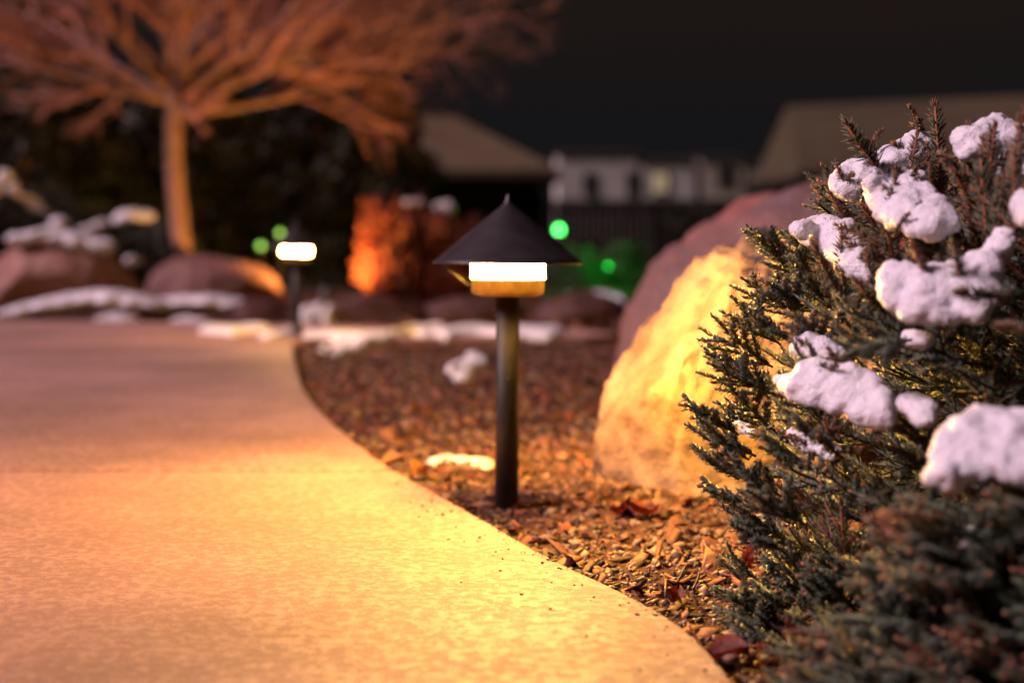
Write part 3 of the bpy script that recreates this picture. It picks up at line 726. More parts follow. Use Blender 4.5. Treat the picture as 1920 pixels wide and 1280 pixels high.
def spray(seed, L=0.11, nside=6, young=0.05, dens=2300, full=True, sm=4, nl=0.0125):
    """a branch end along local +X, side shoots roughly in the XY plane"""
    rg = np.random.default_rng(seed); S = Soup()
    d = Vector((1, 0, 0.12))
    shoot(S, Vector((0, 0, 0)), d, L, rg, dens=dens, young=young, stemr=0.0017, full=full, sm=sm, nl=nl, budl=rg.random() < 0.5)
    for i in range(nside):
        t = 0.05 + 0.72 * (i + rg.random() * 0.5) / nside
        s = 1 if i % 2 else -1
        a = rg.uniform(0.6, 0.95); el = rg.uniform(-0.05, 0.5)
        dd = Vector((math.cos(a), s * math.sin(a) * math.cos(el), math.sin(el) * 0.7))
        Ls = L * (0.72 - 0.5 * t) * rg.uniform(0.8, 1.2)
        e_ = shoot(S, Vector((L * t, 0, 0.12 * L * t)), dd, Ls, rg, dens=dens, young=young, full=full, sm=sm, nl=nl * 0.9, budl=rg.random() < 0.3)
    return S.mesh('spruce_branch')
spruce = empty('dwarf_spruce', (SC.x, SC.y, -0.03))
tag(spruce, 'dwarf spruce with short dark needles, loaded with clumps of snow', 'spruce')
NM = [M['needle'], M['needle_tip'], M['stem'], M['bud'], M['twig']]
def reg(me):
    for q in NM: me.materials.append(q)
    return me
VAR = [reg(spray(100 + i, L=0.085 + 0.012 * (i % 3), nside=6 + i % 2, young=0.05 + 0.05 * (i % 2))) for i in range(6)]
LITE = {VAR[i].name: reg(spray(100 + i, L=0.085 + 0.012 * (i % 3), nside=6 + i % 2, young=0.05 + 0.05 * (i % 2), full=False, dens=1500)) for i in range(6)}
VUP = [reg(spray(200 + i, L=0.07 + 0.012 * i, nside=i % 3, young=0.30 + 0.15 * i, sm=2, dens=2700, nl=0.0145)) for i in range(4)]
VTH = [reg(spray(400 + i, L=0.09, nside=5, young=0.25 + 0.5 * i, dens=1000 + 300 * i, sm=2)) for i in range(2)]     # sparse, browner ends
LITE.update({v.name: v for v in VTH})
VLOW = [reg(spray(300 + i, L=0.085, nside=6, young=0.0, dens=850, full=False)) for i in range(3)]   # for inside the bush
def orient(d, roll):
    x = Vector(d).normalized(); up = Vector((0, 0, 1))
    if abs(x.dot(up)) > 0.98: up = Vector((0, 1, 0.1))
    y = up.cross(x).normalized(); z = x.cross(y)
    m = Matrix((x, y, z)).transposed().to_4x4()
    return m @ Matrix.Rotation(roll, 4, 'X')
placements = []      # (mesh, matrix, priority)
rs = random.Random(5)
def put(me, tip, d, roll=None, sc=1.0, L=0.095, pr=0.0):
    base = Vector(tip) - Vector(d).normalized() * L * sc
    mtx = Matrix.Translation(base) @ orient(d, rs.uniform(-0.5, 0.5) if roll is None else roll) @ Matrix.Scale(sc, 4)
    placements.append((me, mtx, pr))
# branch ends read off the photograph: tip pixel, the pixel it comes from, depth
HERO = [
 (1392, 447, 1500, 505, 1.60, 0), (1432, 485, 1530, 530, 1.60, 0), (1388, 552, 1490, 590, 1.60, 0), (1440, 540, 1530, 590, 1.56, 0),
 (1360, 585, 1470, 650, 1.58, 0), (1328, 636, 1430, 680, 1.58, 0), (1390, 610, 1480, 640, 1.52, 0), (1318, 680, 1420, 720, 1.58, 0), (1330, 712, 1430, 735, 1.54, 0),
 (1284, 770, 1400, 820, 1.56, 0), (1362, 752, 1440, 800, 1.56, 0), (1288, 832, 1390, 850, 1.54, 0), (1290, 860, 1390, 900, 1.55, 0), (1300, 815, 1400, 860, 1.60, 0), (1345, 880, 1440, 920, 1.50, 0),
 (1320, 930, 1430, 960, 1.52, 0), (1370, 905, 1470, 960, 1.48, 0), (1350, 980, 1460, 1010, 1.50, 0), (1360, 1010, 1460, 1030, 1.45, 0), (1400, 940, 1500, 980, 1.40, 0),
 (1535, 335, 1600, 400, 1.62, 0), (1530, 372, 1600, 420, 1.60, 0), (1575, 258, 1665, 345, 1.54, 1), (1600, 400, 1660, 470, 1.52, 0), (1620, 290, 1680, 350, 1.60, 1),
 (1750, 200, 1765, 350, 1.56, 2), (1715, 250, 1700, 350, 1.55, 2), (1830, 265, 1865, 400, 1.42, 2), (1895, 250, 1860, 400, 1.42, 2), (1660, 330, 1690, 360, 1.56, 2),
 (1650, 385, 1685, 510, 1.46, 2), (1610, 400, 1690, 500, 1.46, 1), (1550, 445, 1580, 550, 1.50, 2), (1740, 420, 1710, 510, 1.44, 2), (1790, 370, 1830, 470, 1.42, 2),
 (1780, 340, 1860, 450, 1.40, 1), (1905, 330, 1870, 440, 1.34, 2), (1940, 290, 1880, 420, 1.36, 2), (1845, 345, 1830, 440, 1.46, 2), (1490, 600, 1570, 660, 1.46, 0),
 (1600, 555, 1680, 620, 1.40, 1), (1480, 690, 1560, 740, 1.40, 0), (1560, 580, 1650, 640, 1.42, 0), (1580, 690, 1700, 640, 1.30, 0),
 (1450, 800, 1560, 850, 1.36, 0), (1420, 850, 1520, 880, 1.40, 0), (1790, 590, 1900, 560, 1.22, 1), (1870, 640, 1960, 640, 1.2, 1), (1460, 505, 1540, 560, 1.52, 0), (1470, 450, 1540, 500, 1.62, 0),
 (1870, 235, 1850, 380, 1.40, 2), (1925, 205, 1890, 370, 1.36, 2), (1820, 300, 1850, 440, 1.36, 2), (1800, 240, 1815, 350, 1.46, 2), (1880, 290, 1900, 430, 1.32, 2), (1690, 470, 1740, 560, 1.30, 2), (1770, 470, 1800, 540, 1.28, 2), (1500, 470, 1560, 540, 1.46, 2), (1630, 350, 1660, 440, 1.44, 2),
 # low sprigs by the path corner
 (1345, 1085, 1430, 1110, 1.50, 0), (1340, 1130, 1440, 1150, 1.46, 0), (1350, 1170, 1450, 1190, 1.42, 0), (1400, 1060, 1480, 1110, 1.50, 0), (1420, 1120, 1510, 1160, 1.42, 0),
 (1370, 1195, 1470, 1230, 1.38, 0), (1450, 1060, 1520, 1130, 1.46, 0), (1460, 1190, 1560, 1220, 1.34, 0), (1490, 1110, 1570, 1170, 1.38, 0), (1420, 1235, 1520, 1270, 1.32, 0), (1530, 1080, 1600, 1140, 1.38, 0),
 (1470, 1270, 1580, 1300, 1.27, 0), (1540, 1200, 1640, 1240, 1.28, 0), (1385, 1130, 1470, 1190, 1.45, 0),
]
for i, (ax, ay, bx_, by_, dp, kind) in enumerate(HERO):
    dp *= KS
    a = at(ax, ay, dp); b_ = at(bx_, by_, dp + (0.035 if kind != 2 else 0.01))
    d = a - b_
    if kind == 2: me = VUP[i % 4]; L = 0.07 + 0.012 * (i % 4)
    elif kind == 1: me = VUP[(i % 2) * 3]; L = 0.07 + 0.036 * (i % 2)
    else: me = VAR[i % 6]; L = 0.085 + 0.012 * ((i % 6) % 3)
    sc = 0.92 if kind == 0 else min(1.45, max(0.95, 1.15 * d.length / L))
    z_ = a.z - d.normalized().z * L
    put(me, a, d, sc=sc, L=L, pr=10)
def clear_of_snow(pt, k=1.0):
    for c, r in snow_balls:
        if (pt - c).length < r * k + 0.012: return False
        # do not cover the snow's face towards the light/camera either
        v = (Vector((0, 0, CAMZ)) - c).normalized()
        w = pt - c; t = w.dot(v)
        if 0 < t < 0.16 and (w - v * t).length < r * 0.72: return False
    return True
cnt = 0; tries = 0
while cnt < 640 and tries < 6000:
    tries += 1
    th = rs.uniform(0, 2 * math.pi); ph = math.asin(min(1, rs.uniform(-0.30, 1.0)))
    dr = Vector((math.cos(th) * math.cos(ph), math.sin(th) * math.cos(ph), math.sin(ph)))
    if dr.y > 0.55 and dr.z < 0.5: continue          # far side thins out, still closed by the inner sprays
    lo, hi = 0.0, 1.2
    for _ in range(16):
        md_ = (lo + hi) / 2
        if se(SC + dr * md_) < 1: lo = md_
        else: hi = md_
    k = rs.choice([1.0, 0.97, 0.92, 0.86])
    pt = SC + dr * lo * k
    if pt.z < 0.0: pt.z = rs.uniform(0.0, 0.05)
    if not clear_of_snow(pt): continue
    top = pt.z > 0.43
    d = Vector((dr.x, dr.y, 0.15 + 0.25 * rs.random())) + Vector((rs.gauss(0, .35), rs.gauss(0, .35), rs.gauss(0, .2)))
    if top: d = Vector((dr.x * 0.7 + rs.gauss(0, .3), dr.y * 0.5 + rs.gauss(0, .3), 0.75))
    me = rs.choice(VAR) if not (top and rs.random() < 0.6) else rs.choice(VUP)
    if me in VAR and rs.random() < (0.16 if pt.z < 0.25 else 0.08): me = rs.choice(VTH)
    dist = (pt - Vector((0, 0, CAMZ))).length
    put(me, pt, d, sc=rs.uniform(0.85, 1.15), pr=5 - dist)
    cnt += 1
for i in range(620):                                 # darker inner branches
    th = rs.uniform(0, 2 * math.pi); r0 = rs.uniform(0.45, 0.80)
    dr = Vector((math.cos(th), math.sin(th), rs.uniform(-0.2, 0.8)))
    pt = SC + Vector((dr.x * SR[0] * r0, dr.y * SR[1] * r0, dr.z * SR[2] * 0.95))
    if pt.z < 0.01: pt.z = 0.02
    put(rs.choice(VLOW), pt, dr + Vector((rs.gauss(0, .3), rs.gauss(0, .3), rs.gauss(0, .2))), sc=rs.uniform(1.0, 1.3), pr=0)
for i in range(190):                                 # low near branches sweeping over the gravel
    px, py = rs.uniform(1480, 2080), rs.uniform(960, 1330)
    if px < 1620 and py < 1190: continue
    if px < 1450 + (1280 - py) * -0.05: continue
    dp = rs.uniform(1.20, 1.42) - 0.10 * (px - 1450) / 500
    pt = at(px, py, dp)
    if pt.z < 0.0: pt = gr(px, py, rs.uniform(0.0, 0.03))
    if not clear_of_snow(pt): continue
    put(rs.choice(VAR if rs.random() < 0.72 else VTH), pt, Vector((-0.8 + rs.gauss(0, .4), -0.6 + rs.gauss(0, .4), 0.15 + rs.gauss(0, .2))), sc=rs.uniform(0.8, 1.1), pr=5.2 - dp)
for i in range(95):                                  # small shoots that poke out of the snow clumps
    c, r0 = rs.choice(snow_balls)
    d = Vector((rs.gauss(0, .5), -0.35 + rs.gauss(0, .3), 0.75))
    if r0 > 0.012 or c.y < 1.45: continue
    put(rs.choice(VUP), c + d.normalized() * (r0 + 0.022), d, sc=rs.uniform(0.5, 0.75), L=0.085, pr=8)
placements.sort(key=lambda q: -q[2])
inv = Matrix.Translation(spruce.location).inverted()
cache = {}
rest = Soup()
for i, (me, mtx, pr) in enumerate(placements):
    m_ = inv @ mtx
    if i >= 290: me = LITE.get(me.name, me)
    if i < 290:
        o = bpy.data.objects.new('branch', me); C.objects.link(o); o.parent = spruce; o.matrix_local = m_
    else:
        if me.name not in cache:
            n = len(me.vertices); co = np.empty(n * 3); me.vertices.foreach_get('co', co)
            t = np.empty(len(me.polygons) * 3, np.int64); me.loops.foreach_get('vertex_index', t)
            mi = np.empty(len(me.polygons), np.int64); me.polygons.foreach_get('material_index', mi)
            cache[me.name] = (co.reshape(-1, 3), t.reshape(-1, 3), mi)
        co, t, mi = cache[me.name]; A = np.array(m_)
        rest.V.append(co @ A[:3, :3].T + A[:3, 3]); rest.T.append(t + rest.n); rest.M.append(mi); rest.n += len(co)
o = obj('foliage', reg(rest.mesh('foliage')), None, spruce); o['kind'] = 'stuff'
S = Soup()
for i in range(46):                                  # woody limbs from the base outward
    th = rs.uniform(0, 2 * math.pi); el = rs.uniform(0.05, 1.35); L = rs.uniform(0.25, 0.42)
    d = Vector((math.cos(th) * math.cos(el), math.sin(th) * math.cos(el), math.sin(el)))
    P = [(d * (L * t / 5) + Vector((0, 0, 0.03 + 0.04 * math.sin(t)))) + Vector((rs.gauss(0, .006), rs.gauss(0, .006), 0)) for t in range(6)]
    S.tube([q[:] for q in P], np.linspace(0.008, 0.0025, 6), k=6)
obj('limbs', S.mesh('limbs'), M['twig'], spruce, smooth=True)
# ice beads: frozen melt drops hanging in the needles
ice = bpy.data.materials.new('ice'); ice.use_nodes = True
ip = ice.node_tree.nodes['Principled BSDF']; ip.inputs['Transmission Weight'].default_value = 0.7; ip.inputs['Roughness'].default_value = 0.06; ip.inputs['IOR'].default_value = 1.33; ip.inputs['Base Color'].default_value = (0.95, 0.95, 1, 1)
b = bmesh.new()
for i in range(230):
    px = rs.uniform(1350, 1900); py = rs.uniform(250, 1150) if i % 3 else rs.gauss(820, 40)
    d = surf(px, py, 1.05)
    if d is None: continue
    bmesh.ops.create_icosphere(b, subdivisions=2, radius=rs.uniform(0.0006, 0.0015), matrix=Matrix.Translation(at(px, py, d + rs.uniform(-0.02, 0.03))))
for f in b.faces: f.smooth = True
o = obj('ice_beads', b, ice); tag(o, 'tiny beads of ice scattered through the spruce needles', 'ice', kind='stuff')

# ------------------------------------------------------------------ bare ornamental tree
def grow(S, p, d, L, r, rg, depth, maxd, kids, gravity=0.0, k=5, wig=0.18, m=0, out=None):
    n = 6 if depth < 2 else 4
    P = [p.copy()]; q = p.copy(); dd = d.normalized()
    dirs = [dd]
    for i in range(n):
        dd = (dd + Vector((rg.gauss(0, wig), rg.gauss(0, wig), rg.gauss(0, wig) + gravity)) * 0.6).normalized()
        q = q + dd * (L / n); P.append(q.copy()); dirs.append(dd)
    S.tube([v[:] for v in P], np.linspace(r, r * 0.35, n + 1), m=m, k=max(3, k - depth))
    if depth >= maxd: return
    tgt = out if out is not None else S
    for c in range(kids[depth]):
        t = 0.22 + 0.78 * (c + rg.random()) / kids[depth]
        i = min(n - 1, int(t * n)); f = t * n - i
        pt = P[i].lerp(P[i + 1], f)
        ax = dirs[i + 1]; perp = ax.cross(Vector((rg.gauss(0, 1), rg.gauss(0, 1), rg.gauss(0, 1)))).normalized()
        nd = (ax * rg.uniform(0.7, 1.1) + perp * rg.uniform(0.5, 1.0)).normalized()
        grow(tgt, pt, nd, L * rg.uniform(0.38, 0.62) * (1.15 - 0.5 * t), max(r * (1 - 0.6 * t) * 0.62, 0.0030), rg, depth + 1, maxd, kids, gravity + 0.01, k, wig)
TB = Vector((-2.36, 10.2, -0.04))
tree = empty('bare_tree', TB); tag(tree, 'bare ornamental tree with a wide tangle of reddish twigs', 'tree')
rg = random.Random(14)
S = Soup()
tp = [(0.02, 0, -0.05), (0.01, 0, 0.1), (0.0, 0, 0.35), (-0.03, 0, 0.7), (-0.05, 0.0, 1.0), (-0.05, 0, 1.25), (-0.03, 0, 1.45), (0.0, 0, 1.60)]
S.tube(tp, [0.105, 0.080, 0.068, 0.065, 0.064, 0.066, 0.062, 0.040], k=16)
obj('trunk', S.mesh('trunk'), M['bark'], tree, smooth=True)
CR = Soup()
limbs = [(12, 1.34, 10, 2.3), (-170, 1.38, 16, 2.0), (-20, 1.40, 32, 2.2), (160, 1.42, 26, 1.9), (30, 1.45, 26, 2.2), (-150, 1.45, 40, 1.9), (-60, 1.4, 46, 1.5), (90, 1.5, 35, 1.7), (5, 1.5, 42, 2.0), (-100, 1.5, 50, 1.6), (180, 1.5, 48, 1.9), (50, 1.52, 60, 1.7), (-40, 1.55, 66, 1.7), (130, 1.55, 72, 1.8), (0, 1.40, 24, 2.4), (-8, 1.36, 24, 2.2), (20, 1.50, 22, 2.4), (-35, 1.36, -14, 0.45), (190, 1.40, 6, 1.4), (-10, 1.55, 34, 2.4), (15, 1.6, 50, 2.3)]
for az, z, el, L in limbs:
    d = Vector((math.cos(R(az)) * math.cos(R(el)), math.sin(R(az)) * math.cos(R(el)), math.sin(R(el))))
    LS = Soup()
    grow(LS, Vector((-0.03, 0, z)), d, L * 0.93, 0.031, rg, 0, 3, [9, 7, 4], gravity=0.06, k=7, wig=0.16, out=CR)
    obj('limb', LS.mesh('limb'), M['bark'], tree, smooth=True)
o = obj('crown', CR.mesh('crown'), M['twigs_red'], tree)

# ------------------------------------------------------------------ evergreens behind
def leafcloud(n, fn, size, rg, droop=0.3):
    P = np.array([fn() for _ in range(n)])
    d = rg.standard_normal((n, 3)); d[:, 2] -= droop; d /= np.linalg.norm(d, axis=1)[:, None]
    s = np.cross(d, rg.standard_normal((n, 3))); s /= np.linalg.norm(s, axis=1)[:, None] + 1e-9
    L = size * rg.uniform(0.6, 1.4, n)[:, None]
    V = np.stack([P - s * L * 0.22, P + s * L * 0.22, P + d * L + s * L * 0.12, P + d * L - s * L * 0.12], 1)
    return V.reshape(-1, 3), (np.arange(n * 4).reshape(n, 4))
def conifer(x, y, h, r, m, label, seed, n=9000, size=0.10, z0=-0.05):
    t = empty('evergreen_tree', (x, y, z0)); tag(t, label, 'evergreen', 'evergreens behind the bare tree')
    rg_ = np.random.default_rng(seed); rr = random.Random(seed)
    S = Soup(); S.tube([(0, 0, -0.05), (0.02, 0, h * 0.5), (0, 0, h * 0.95)], [0.09 * h / 3, 0.06 * h / 3, 0.015], k=8); obj('trunk', S.mesh('trunk'), M['bark'], t)
    boughs = [(rr.uniform(0, 6.283), rr.random() ** 0.8) for _ in range(150)]
    def f():
        th, v = rr.choice(boughs)
        rad = r * (1 - v) ** 0.75 * rr.uniform(0.25, 1.05)
        th += rr.gauss(0, 0.10)
        return (rad * math.cos(th), rad * math.sin(th), 0.06 + h * v * 0.98 - 0.18 * rad + rr.gauss(0, 0.03))
    V, Q = leafcloud(n, f, size, rg_)
    obj('crown', mesh_np('crown', V, Q), m, t)
conifer(-4.6, 13.5, 3.0, 1.5, M['conifer2'], 'broad grey green evergreen at the far left behind the snowy shrubs', 1, 14000)
conifer(-3.2, 14.5, 2.7, 1.3, M['conifer2'], 'grey green evergreen directly left of the bare trunk', 2, 14000)
conifer(-2.0, 14.6, 2.6, 1.25, M['conifer'], 'dark evergreen directly right of the bare trunk', 3, 14000)
conifer(-1.35, 14.2, 2.3, 1.0, M['conifer'], 'dark evergreen behind the small far lamp', 4, 14000)
conifer(-2.0, 16.5, 2.9, 1.3, M['conifer'], 'taller dark evergreen at the back, above the small lamp', 5, 12000)
conifer(-5.6, 16.5, 4.0, 1.8, M['conifer'], 'tallest dark evergreen at the back on the far left', 6, 14000, 0.12)

# rounded shrubs with snow
def round_shrub(x, y, rx, h, m, label, seed, n=5000, size=0.05, group='low shrubs across the path', cat='shrub', name='snowy_shrub'):
    t = empty(name, (x, y, -0.04)); tag(t, label, cat, group)
    rg_ = np.random.default_rng(seed); rr = random.Random(seed)
    S = Soup()
    for i in range(14):
        a = rr.uniform(0, 6.28); S.tube([(0, 0, 0), (0.35 * rx * math.cos(a), 0.35 * rx * math.sin(a), h * 0.45), (0.7 * rx * math.cos(a), 0.7 * rx * math.sin(a), h * 0.8)], [0.012, 0.008, 0.003], k=5)
    obj('stems', S.mesh('stems'), M['twig'], t)
    o3 = Vector((seed, seed * 2, 0))
    def f():
        v = Vector((rr.gauss(0, 1), rr.gauss(0, 1), abs(rr.gauss(0, 1)))).normalized()
        k = (0.6 + 0.4 * rr.random() ** 0.5) * (1 + 0.28 * mnoise.noise(v * 2.5 + o3))
        return (v.x * rx * k, v.y * rx * k, v.z * h * k)
    V, Q = leafcloud(n, f, size, rg_, 0.0)
    obj('foliage', mesh_np('foliage', V, Q), m, t)
def snow_on(pxs, dp, label, seed):
    o = blob('snow_clump', [(at(a, b_, dp + 0.03 * i), (r / F * dp, r / F * dp * 1.3, r / F * dp * 0.75)) for i, (a, b_, r) in enumerate(pxs)], M['snow'], vox=0.018, amp=0.035, fr=7, seed=seed)
    tag(o, label, 'snow clump', 'snow on the far shrubs')
round_shrub(-3.55, 10.0, 0.62, 0.80, M['shrub'], 'snow-dusted shrub at the left edge, higher than its neighbours', 61, 8000)
round_shrub(-3.05, 9.8, 0.36, 0.50, M['shrub'], 'small snowy shrub directly behind the pink boulder', 62, 4000)
round_shrub(-2.62, 10.4, 0.42, 0.58, M['shrub'], 'snowy shrub between the pink boulder and the bare trunk', 63, 5000)
snow_on([(8, 330, 14), (0, 350, 18)], 9.6, 'snow at the very left edge on the tall shrub', 64)
snow_on([(25, 355, 12), (45, 370, 14), (68, 385, 14), (90, 400, 10)], 9.6, 'sloping line of snow on the tall shrub', 65)
snow_on([(112, 420, 14), (122, 424, 14)], 9.6, 'round snow tuft right above the capped boulder', 66)
snow_on([(155, 440, 12), (172, 432, 15), (190, 420, 15)], 9.8, 'rising snow tuft in the middle of the small shrubs', 67)
snow_on([(225, 412, 13), (250, 402, 18), (278, 405, 13)], 9.9, 'flat snow pad on the shrub nearest the bare trunk', 68)
snow_on([(245, 488, 11), (258, 490, 10)], 9.6, 'faint small snow spot under the shrub left of the trunk', 69)

# upright rusty bush
RB = Vector((-0.62, 9.6, -0.04))
rb = empty('rusty_bush', RB); tag(rb, 'upright rust red bush with snow on top behind the lamps', 'bush')
S = Soup(); rr = random.Random(8); tips = []
for i in range(240):
    a = rr.uniform(0, 6.28); q = math.sqrt(rr.random()); bx0, by0 = 0.32 * q * math.cos(a), 0.30 * q * math.sin(a)
    hh = rr.uniform(0.40, 0.70) * (1 - 0.15 * q) + (0.10 if math.cos(a) < -0.2 else 0)
    tx, ty = 0.42 * q * math.cos(a) + rr.gauss(0, .03), 0.36 * q * math.sin(a)
    P = [(bx0, by0, 0), (bx0 * 1.4, by0 * 1.4, hh * 0.35), ((bx0 * 1.3 + tx) / 2, ty * 0.6, hh * 0.7), (tx, ty, hh)]
    S.tube(P, [0.007, 0.006, 0.005, 0.003], k=4); tips.append(P)
obj('stems', S.mesh('stems'), M['redbush'], rb)
def f_rb():
    P = rr.choice(tips); t = rr.uniform(0.25, 1.0) * 3; i = min(2, int(t)); f = t - i
    return tuple(P[i][k] * (1 - f) + P[i + 1][k] * f + rr.gauss(0, .016) for k in range(3))
V, Q = leafcloud(7000, f_rb, 0.042, np.random.default_rng(9), -0.3)
obj('foliage', mesh_np('foliage', V, Q), M['redbush'], rb)
snow_on([(765, 378, 10), (785, 380, 12)], 9.5, 'snow tuft on the centre of the rusty bush', 70)
snow_on([(818, 388, 10), (838, 392, 13)], 9.5, 'snow tuft on the right top of the rusty bush', 71)

# the small uplight that lights the tree and the bush (behind the brown boulder)
up = empty('garden_uplight', (-1.20, 9.15, -0.045)); up.rotation_euler.x = R(-25); tag(up, 'small dark uplight staked between bare tree and rusty bush', 'garden light')
obj('stake', lathe([(0.0, 0), (0.008, 0), (0.008, 0.06), (0, 0.06)], 16), M['metal'], up)
obj('housing', lathe([(0.0, 0.06), (0.03, 0.06), (0.036, 0.10), (0.036, 0.13), (0.033, 0.13), (0.030, 0.112), (0.0, 0.112)], 24), M['trim'], up)
obj('bulb', lathe([(0.0, 0.1125), (0.026, 0.1125), (0.022, 0.1135), (0.0, 0.114)], 24), emit('uplight_bulb', (1.0, 0.42, 0.06), 20), up)
ld = bpy.data.lights.new('uplight_lamp', 'POINT'); ld.energy = 58; ld.color = (1.0, 0.44, 0.11); ld.shadow_soft_size = 0.006
lo_ = bpy.data.objects.new('uplight_lamp', ld); C.objects.link(lo_); lo_.parent = up; lo_.location = (0, 0, 0.119); lo_.rotation_euler = (math.pi, 0, 0)

# ------------------------------------------------------------------ green garden lights and what they light
def green_light(px, py, dp, r, m, label, power=0.0, lit=True):
    c = at(px, py, dp)
    t = empty('green_garden_light', (c.x, c.y, -0.05)); tag(t, label, 'garden light', 'green garden lights')
    h = c.z + 0.05
    obj('stake', lathe([(0, 0), (0.006, 0), (0.006, h - r * 1.2), (0, h - r * 1.2)], 12), M['metal'], t)
    obj('holder', lathe([(0, h - r * 1.6), (r * 0.8, h - r * 1.6), (r * 0.9, h - r * 0.75), (0, h - r * 0.75)], 16), M['metal'], t)
    b = bmesh.new(); bmesh.ops.create_uvsphere(b, u_segments=16, v_segments=10, radius=r); obj('bulb', b, m, t, (0, 0, h), smooth=True)
    if power:
        l_ = bpy.data.lights.new('bulb_light', 'POINT'); l_.energy = power; l_.color = (0.02, 1.0, 0.08); l_.shadow_soft_size = 0.04
        q = bpy.data.objects.new('bulb_light', l_); C.objects.link(q); q.parent = t; q.location = (0, -0.02, h + r + 0.05)
green_light(1048, 432, 11.5, 0.030, M['green_glow'], 'brightest green garden light, right of the near lamp hat', 2.2)
green_light(525, 437, 10.6, 0.022, M['green_glow2'], 'upper of two dim green lights by the small lamp')
green_light(489, 461, 10.6, 0.024, M['green_glow2'], 'lower of two dim green lights by the small lamp')
round_shrub(0.58, 12.2, 0.26, 0.36, M['shrub'], 'low shrub lit green right of the bright green light', 81, 2600, 0.05, 'shrubs lit green', 'shrub', 'green_lit_shrub')
round_shrub(0.98, 12.4, 0.24, 0.42, M['shrub'], 'taller green-lit shrub close to the large red boulder', 82, 2600, 0.05, 'shrubs lit green', 'shrub', 'green_lit_shrub')
green_light(1140, 500, 11.7, 0.008, M['green_glow2'], 'small green light low among the green lit shrubs', 3.5)

# ------------------------------------------------------------------ buildings beyond
def window(parent, x0, x1, z0, z1, y, pane):
    fr = bmesh.new(); w = 0.09
    for a in ((x0 - w, x1 + w, z1, z1 + w), (x0 - w, x1 + w, z0 - w, z0), (x0 - w, x0, z0, z1), (x1, x1 + w, z0, z1), ((x0 + x1) / 2 - 0.03, (x0 + x1) / 2 + 0.03, z0, z1)):
        box(fr, a[0], a[1], y - 0.07, y - 0.004, a[2], a[3])
    f = obj('window', fr, M['trim'], parent); obj('pane', boxm(x0, x1, y - 0.035, y - 0.006, z0, z1), pane, f)
def gable(x0, x1, y0, y1, ze, zr, ov=0.3):
    """roof with its ridge along X"""
    b = bmesh.new(); ym = (y0 + y1) / 2; th = 0.15
    for a, c in (((y0 - ov, ze - 0.05), (ym, zr)), ((y1 + ov, ze - 0.05), (ym + 0.001, zr))):
        vs = [b.verts.new(q) for q in ((x0 - ov, a[0], a[1]), (x1 + ov, a[0], a[1]), (x1 + ov, c[0], c[1]), (x0 - ov, c[0], c[1]), (x0 - ov, a[0], a[1] - th), (x1 + ov, a[0], a[1] - th), (x1 + ov, c[0], c[1] - th), (x0 - ov, c[0], c[1] - th))]
        for f in ((0, 1, 2, 3), (4, 7, 6, 5), (0, 4, 5, 1), (1, 5, 6, 2), (2, 6, 7, 3), (3, 7, 4, 0)): b.faces.new([vs[i] for i in f])
    bmesh.ops.recalc_face_normals(b, faces=b.faces); return b
D1 = 80.0
def row_house(xa, xb, yt, m, label, wins):
    a = at(xa, yt, D1); c = at(xb, yt, D1)
    cx = (a.x + c.x) / 2; t = empty('row_house', (cx, D1, -0.075)); tag(t, label, 'house', 'row of pale houses beyond the fence')
    w = (c.x - a.x) / 2; H = a.z + 0.075
    obj('wall', boxm(-w, w, 0, 7, 0, H), m, t)
    obj('roof', gable(-w, w, 0, 7, H + 0.03, H + 0.28, 0.1), M['dark_roof'], t)
    for (wx, wy, pane, ww) in wins:
        q = at(wx, wy, D1); window(t, q.x - cx - ww, q.x - cx + ww, q.z - 0.55 + 0.075, q.z + 0.55 + 0.075, 0, pane)
row_house(1046, 1196, 287, M['siding'], 'pale grey house with two dark windows, nearest the hip-roofed house', [(1105, 345, M['window_dark'], 0.27), (1185, 343, M['window_dark'], 0.25)])
row_house(1203, 1303, 300, M['siding'], 'pale house with one lit yellow window', [(1237, 342, M['window_lit'], 0.36)])
row_house(1316, 1398, 296, M['siding2'], 'narrow cream house between the lit-window house and the dim one', [(1360, 330, M['window_dark'], 0.35)])
row_house(1410, 1505, 308, M['siding2'], 'low cream house with a dim orange window, next to the big brown house', [(1480, 324, M['window_dim'], 0.5)])
# hip-roofed house
D2 = 38.0
hh = empty('hip_roof_house', (-3.0, D2, -0.075)); tag(hh, 'low house with a tan hip roof behind the evergreens', 'house')
ev = at(1052, 318, D2); ap = at(848, 212, D2 + 3)
ex = ev.x + 3.0; ez = ev.z + 0.075
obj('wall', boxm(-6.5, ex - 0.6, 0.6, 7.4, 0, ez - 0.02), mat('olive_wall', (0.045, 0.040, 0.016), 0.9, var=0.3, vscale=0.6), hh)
b = bmesh.new()
rz = ap.z + 0.075; rx = ap.x + 3.0
vs = [b.verts.new(q) for q in ((-7, 0, ez), (ex, 0, ez), (ex, 8, ez), (-7, 8, ez), (-4, 4, rz), (rx, 4, rz), (-7, 0, ez - 0.2), (ex, 0, ez - 0.2), (ex, 8, ez - 0.2), (-7, 8, ez - 0.2))]
for f in ((0, 1, 5, 4), (1, 2, 5), (2, 3, 4, 5), (3, 0, 4), (0, 6, 7, 1), (1, 7, 8, 2), (2, 8, 9, 3), (3, 9, 6, 0), (6, 9, 8, 7)): b.faces.new([vs[i] for i in f])
bmesh.ops.recalc_face_normals(b, faces=b.faces); obj('roof', b, M['shingle'], hh)
q = at(985, 370, D2); obj('door', boxm(q.x + 3 - 0.5, q.x + 3 + 0.5, 0.54, 0.598, 0, 1.75), M['fence'], hh)
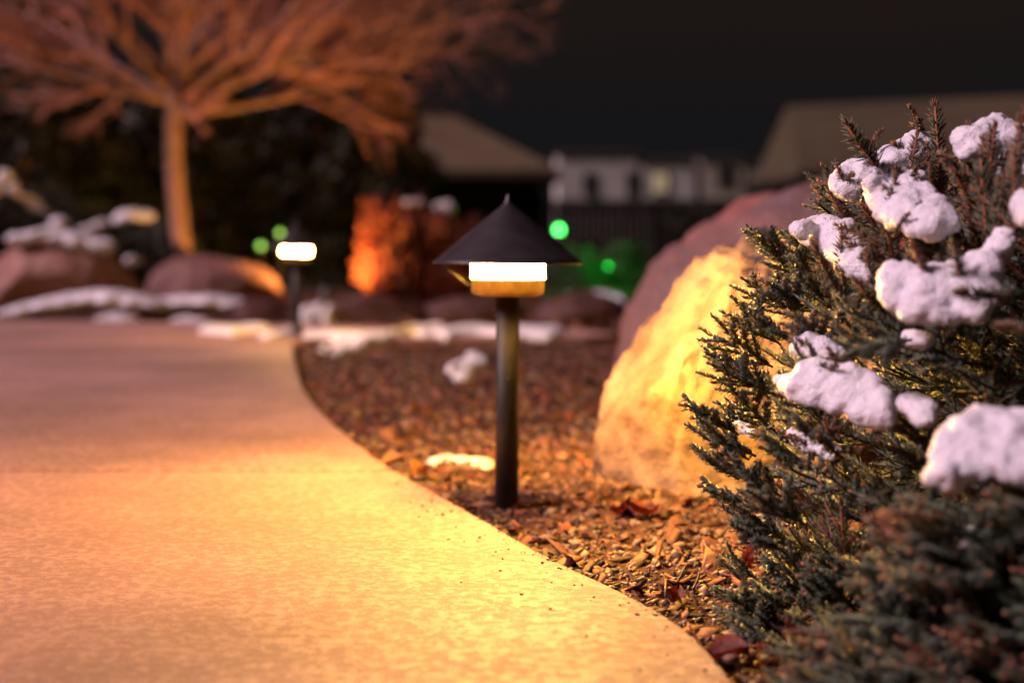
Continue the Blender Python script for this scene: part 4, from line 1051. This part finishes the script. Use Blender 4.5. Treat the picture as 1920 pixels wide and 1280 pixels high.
# big brown house on the right
D3 = 42.0
bh = empty('brown_house', (12.5, D3, -0.075)); tag(bh, 'big brown house with a broad roof at the right edge', 'house')
l0 = at(1512, 196, D3); l1 = at(1500, 318, D3); l2 = at(1900, 172, D3)
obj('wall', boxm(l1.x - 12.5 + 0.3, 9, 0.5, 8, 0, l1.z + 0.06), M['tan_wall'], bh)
b = bmesh.new(); zt = l0.z + 0.075; zb = l1.z + 0.075
vs = [b.verts.new(q) for q in ((l1.x - 12.5, 0, zb), (9.5, 0, zb), (9.5, 4, zt + 0.9), (l0.x - 12.5 + 0.2, 4, zt + 0.32), (l1.x - 12.5, 8, zb), (9.5, 8, zb), (l1.x - 12.5, 0, zb - 0.2), (9.5, 0, zb - 0.2), (9.5, 8, zb - 0.2), (l1.x - 12.5, 8, zb - 0.2))]
for f in ((0, 1, 2, 3), (3, 2, 5, 4), (0, 3, 4), (1, 5, 2), (0, 6, 7, 1), (4, 5, 8, 9), (6, 9, 8, 7), (0, 4, 9, 6), (1, 7, 8, 5)): b.faces.new([vs[i] for i in f])
bmesh.ops.recalc_face_normals(b, faces=b.faces); obj('roof', b, M['tan_roof'], bh)
# board fence
D4 = 36.0
fz = at(1300, 374, D4).z + 0.075
fe = empty('board_fence', (6.0, D4, -0.075)); tag(fe, 'dark board fence running across below the row of houses', 'fence')
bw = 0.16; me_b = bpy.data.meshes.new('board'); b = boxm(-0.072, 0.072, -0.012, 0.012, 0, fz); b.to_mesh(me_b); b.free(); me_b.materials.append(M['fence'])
rr = random.Random(2)
for i in range(84):
    x = -5.0 + i * bw
    o = bpy.data.objects.new('board', me_b); C.objects.link(o); o.parent = fe; o.location = (x, rr.uniform(-0.006, 0.006), 0); o.scale.z = 1 + rr.uniform(-0.012, 0.012)
for i in range(6):
    obj('fence_post', boxm(-5.1 + i * 2.7 - 0.05, -5.1 + i * 2.7 + 0.05, 0.02, 0.12, 0, fz * 1.02), M['fence'], fe)
for z in (0.3, fz - 0.3): obj('rail', boxm(-5.1, 8.5, 0.014, 0.018, z, z + 0.1), M['fence'], fe)
# dark hedge trees in front of the fence on the right and under the houses
for i, (x, y, rx_, h, lab) in enumerate([(3.1, 24, 0.8, 0.9, 'dark rounded shrub in front of the fence, left one'), (4.7, 26, 0.8, 1.35, 'dark shrub rising before the cream house'), (6.4, 27, 1.0, 1.2, 'dark shrub below the brown house')]):
    round_shrub(x, y, rx_, h, M['conifer'], lab, 90 + i, 3500, 0.12, 'dark shrubs along the fence', 'shrub', 'dark_shrub')
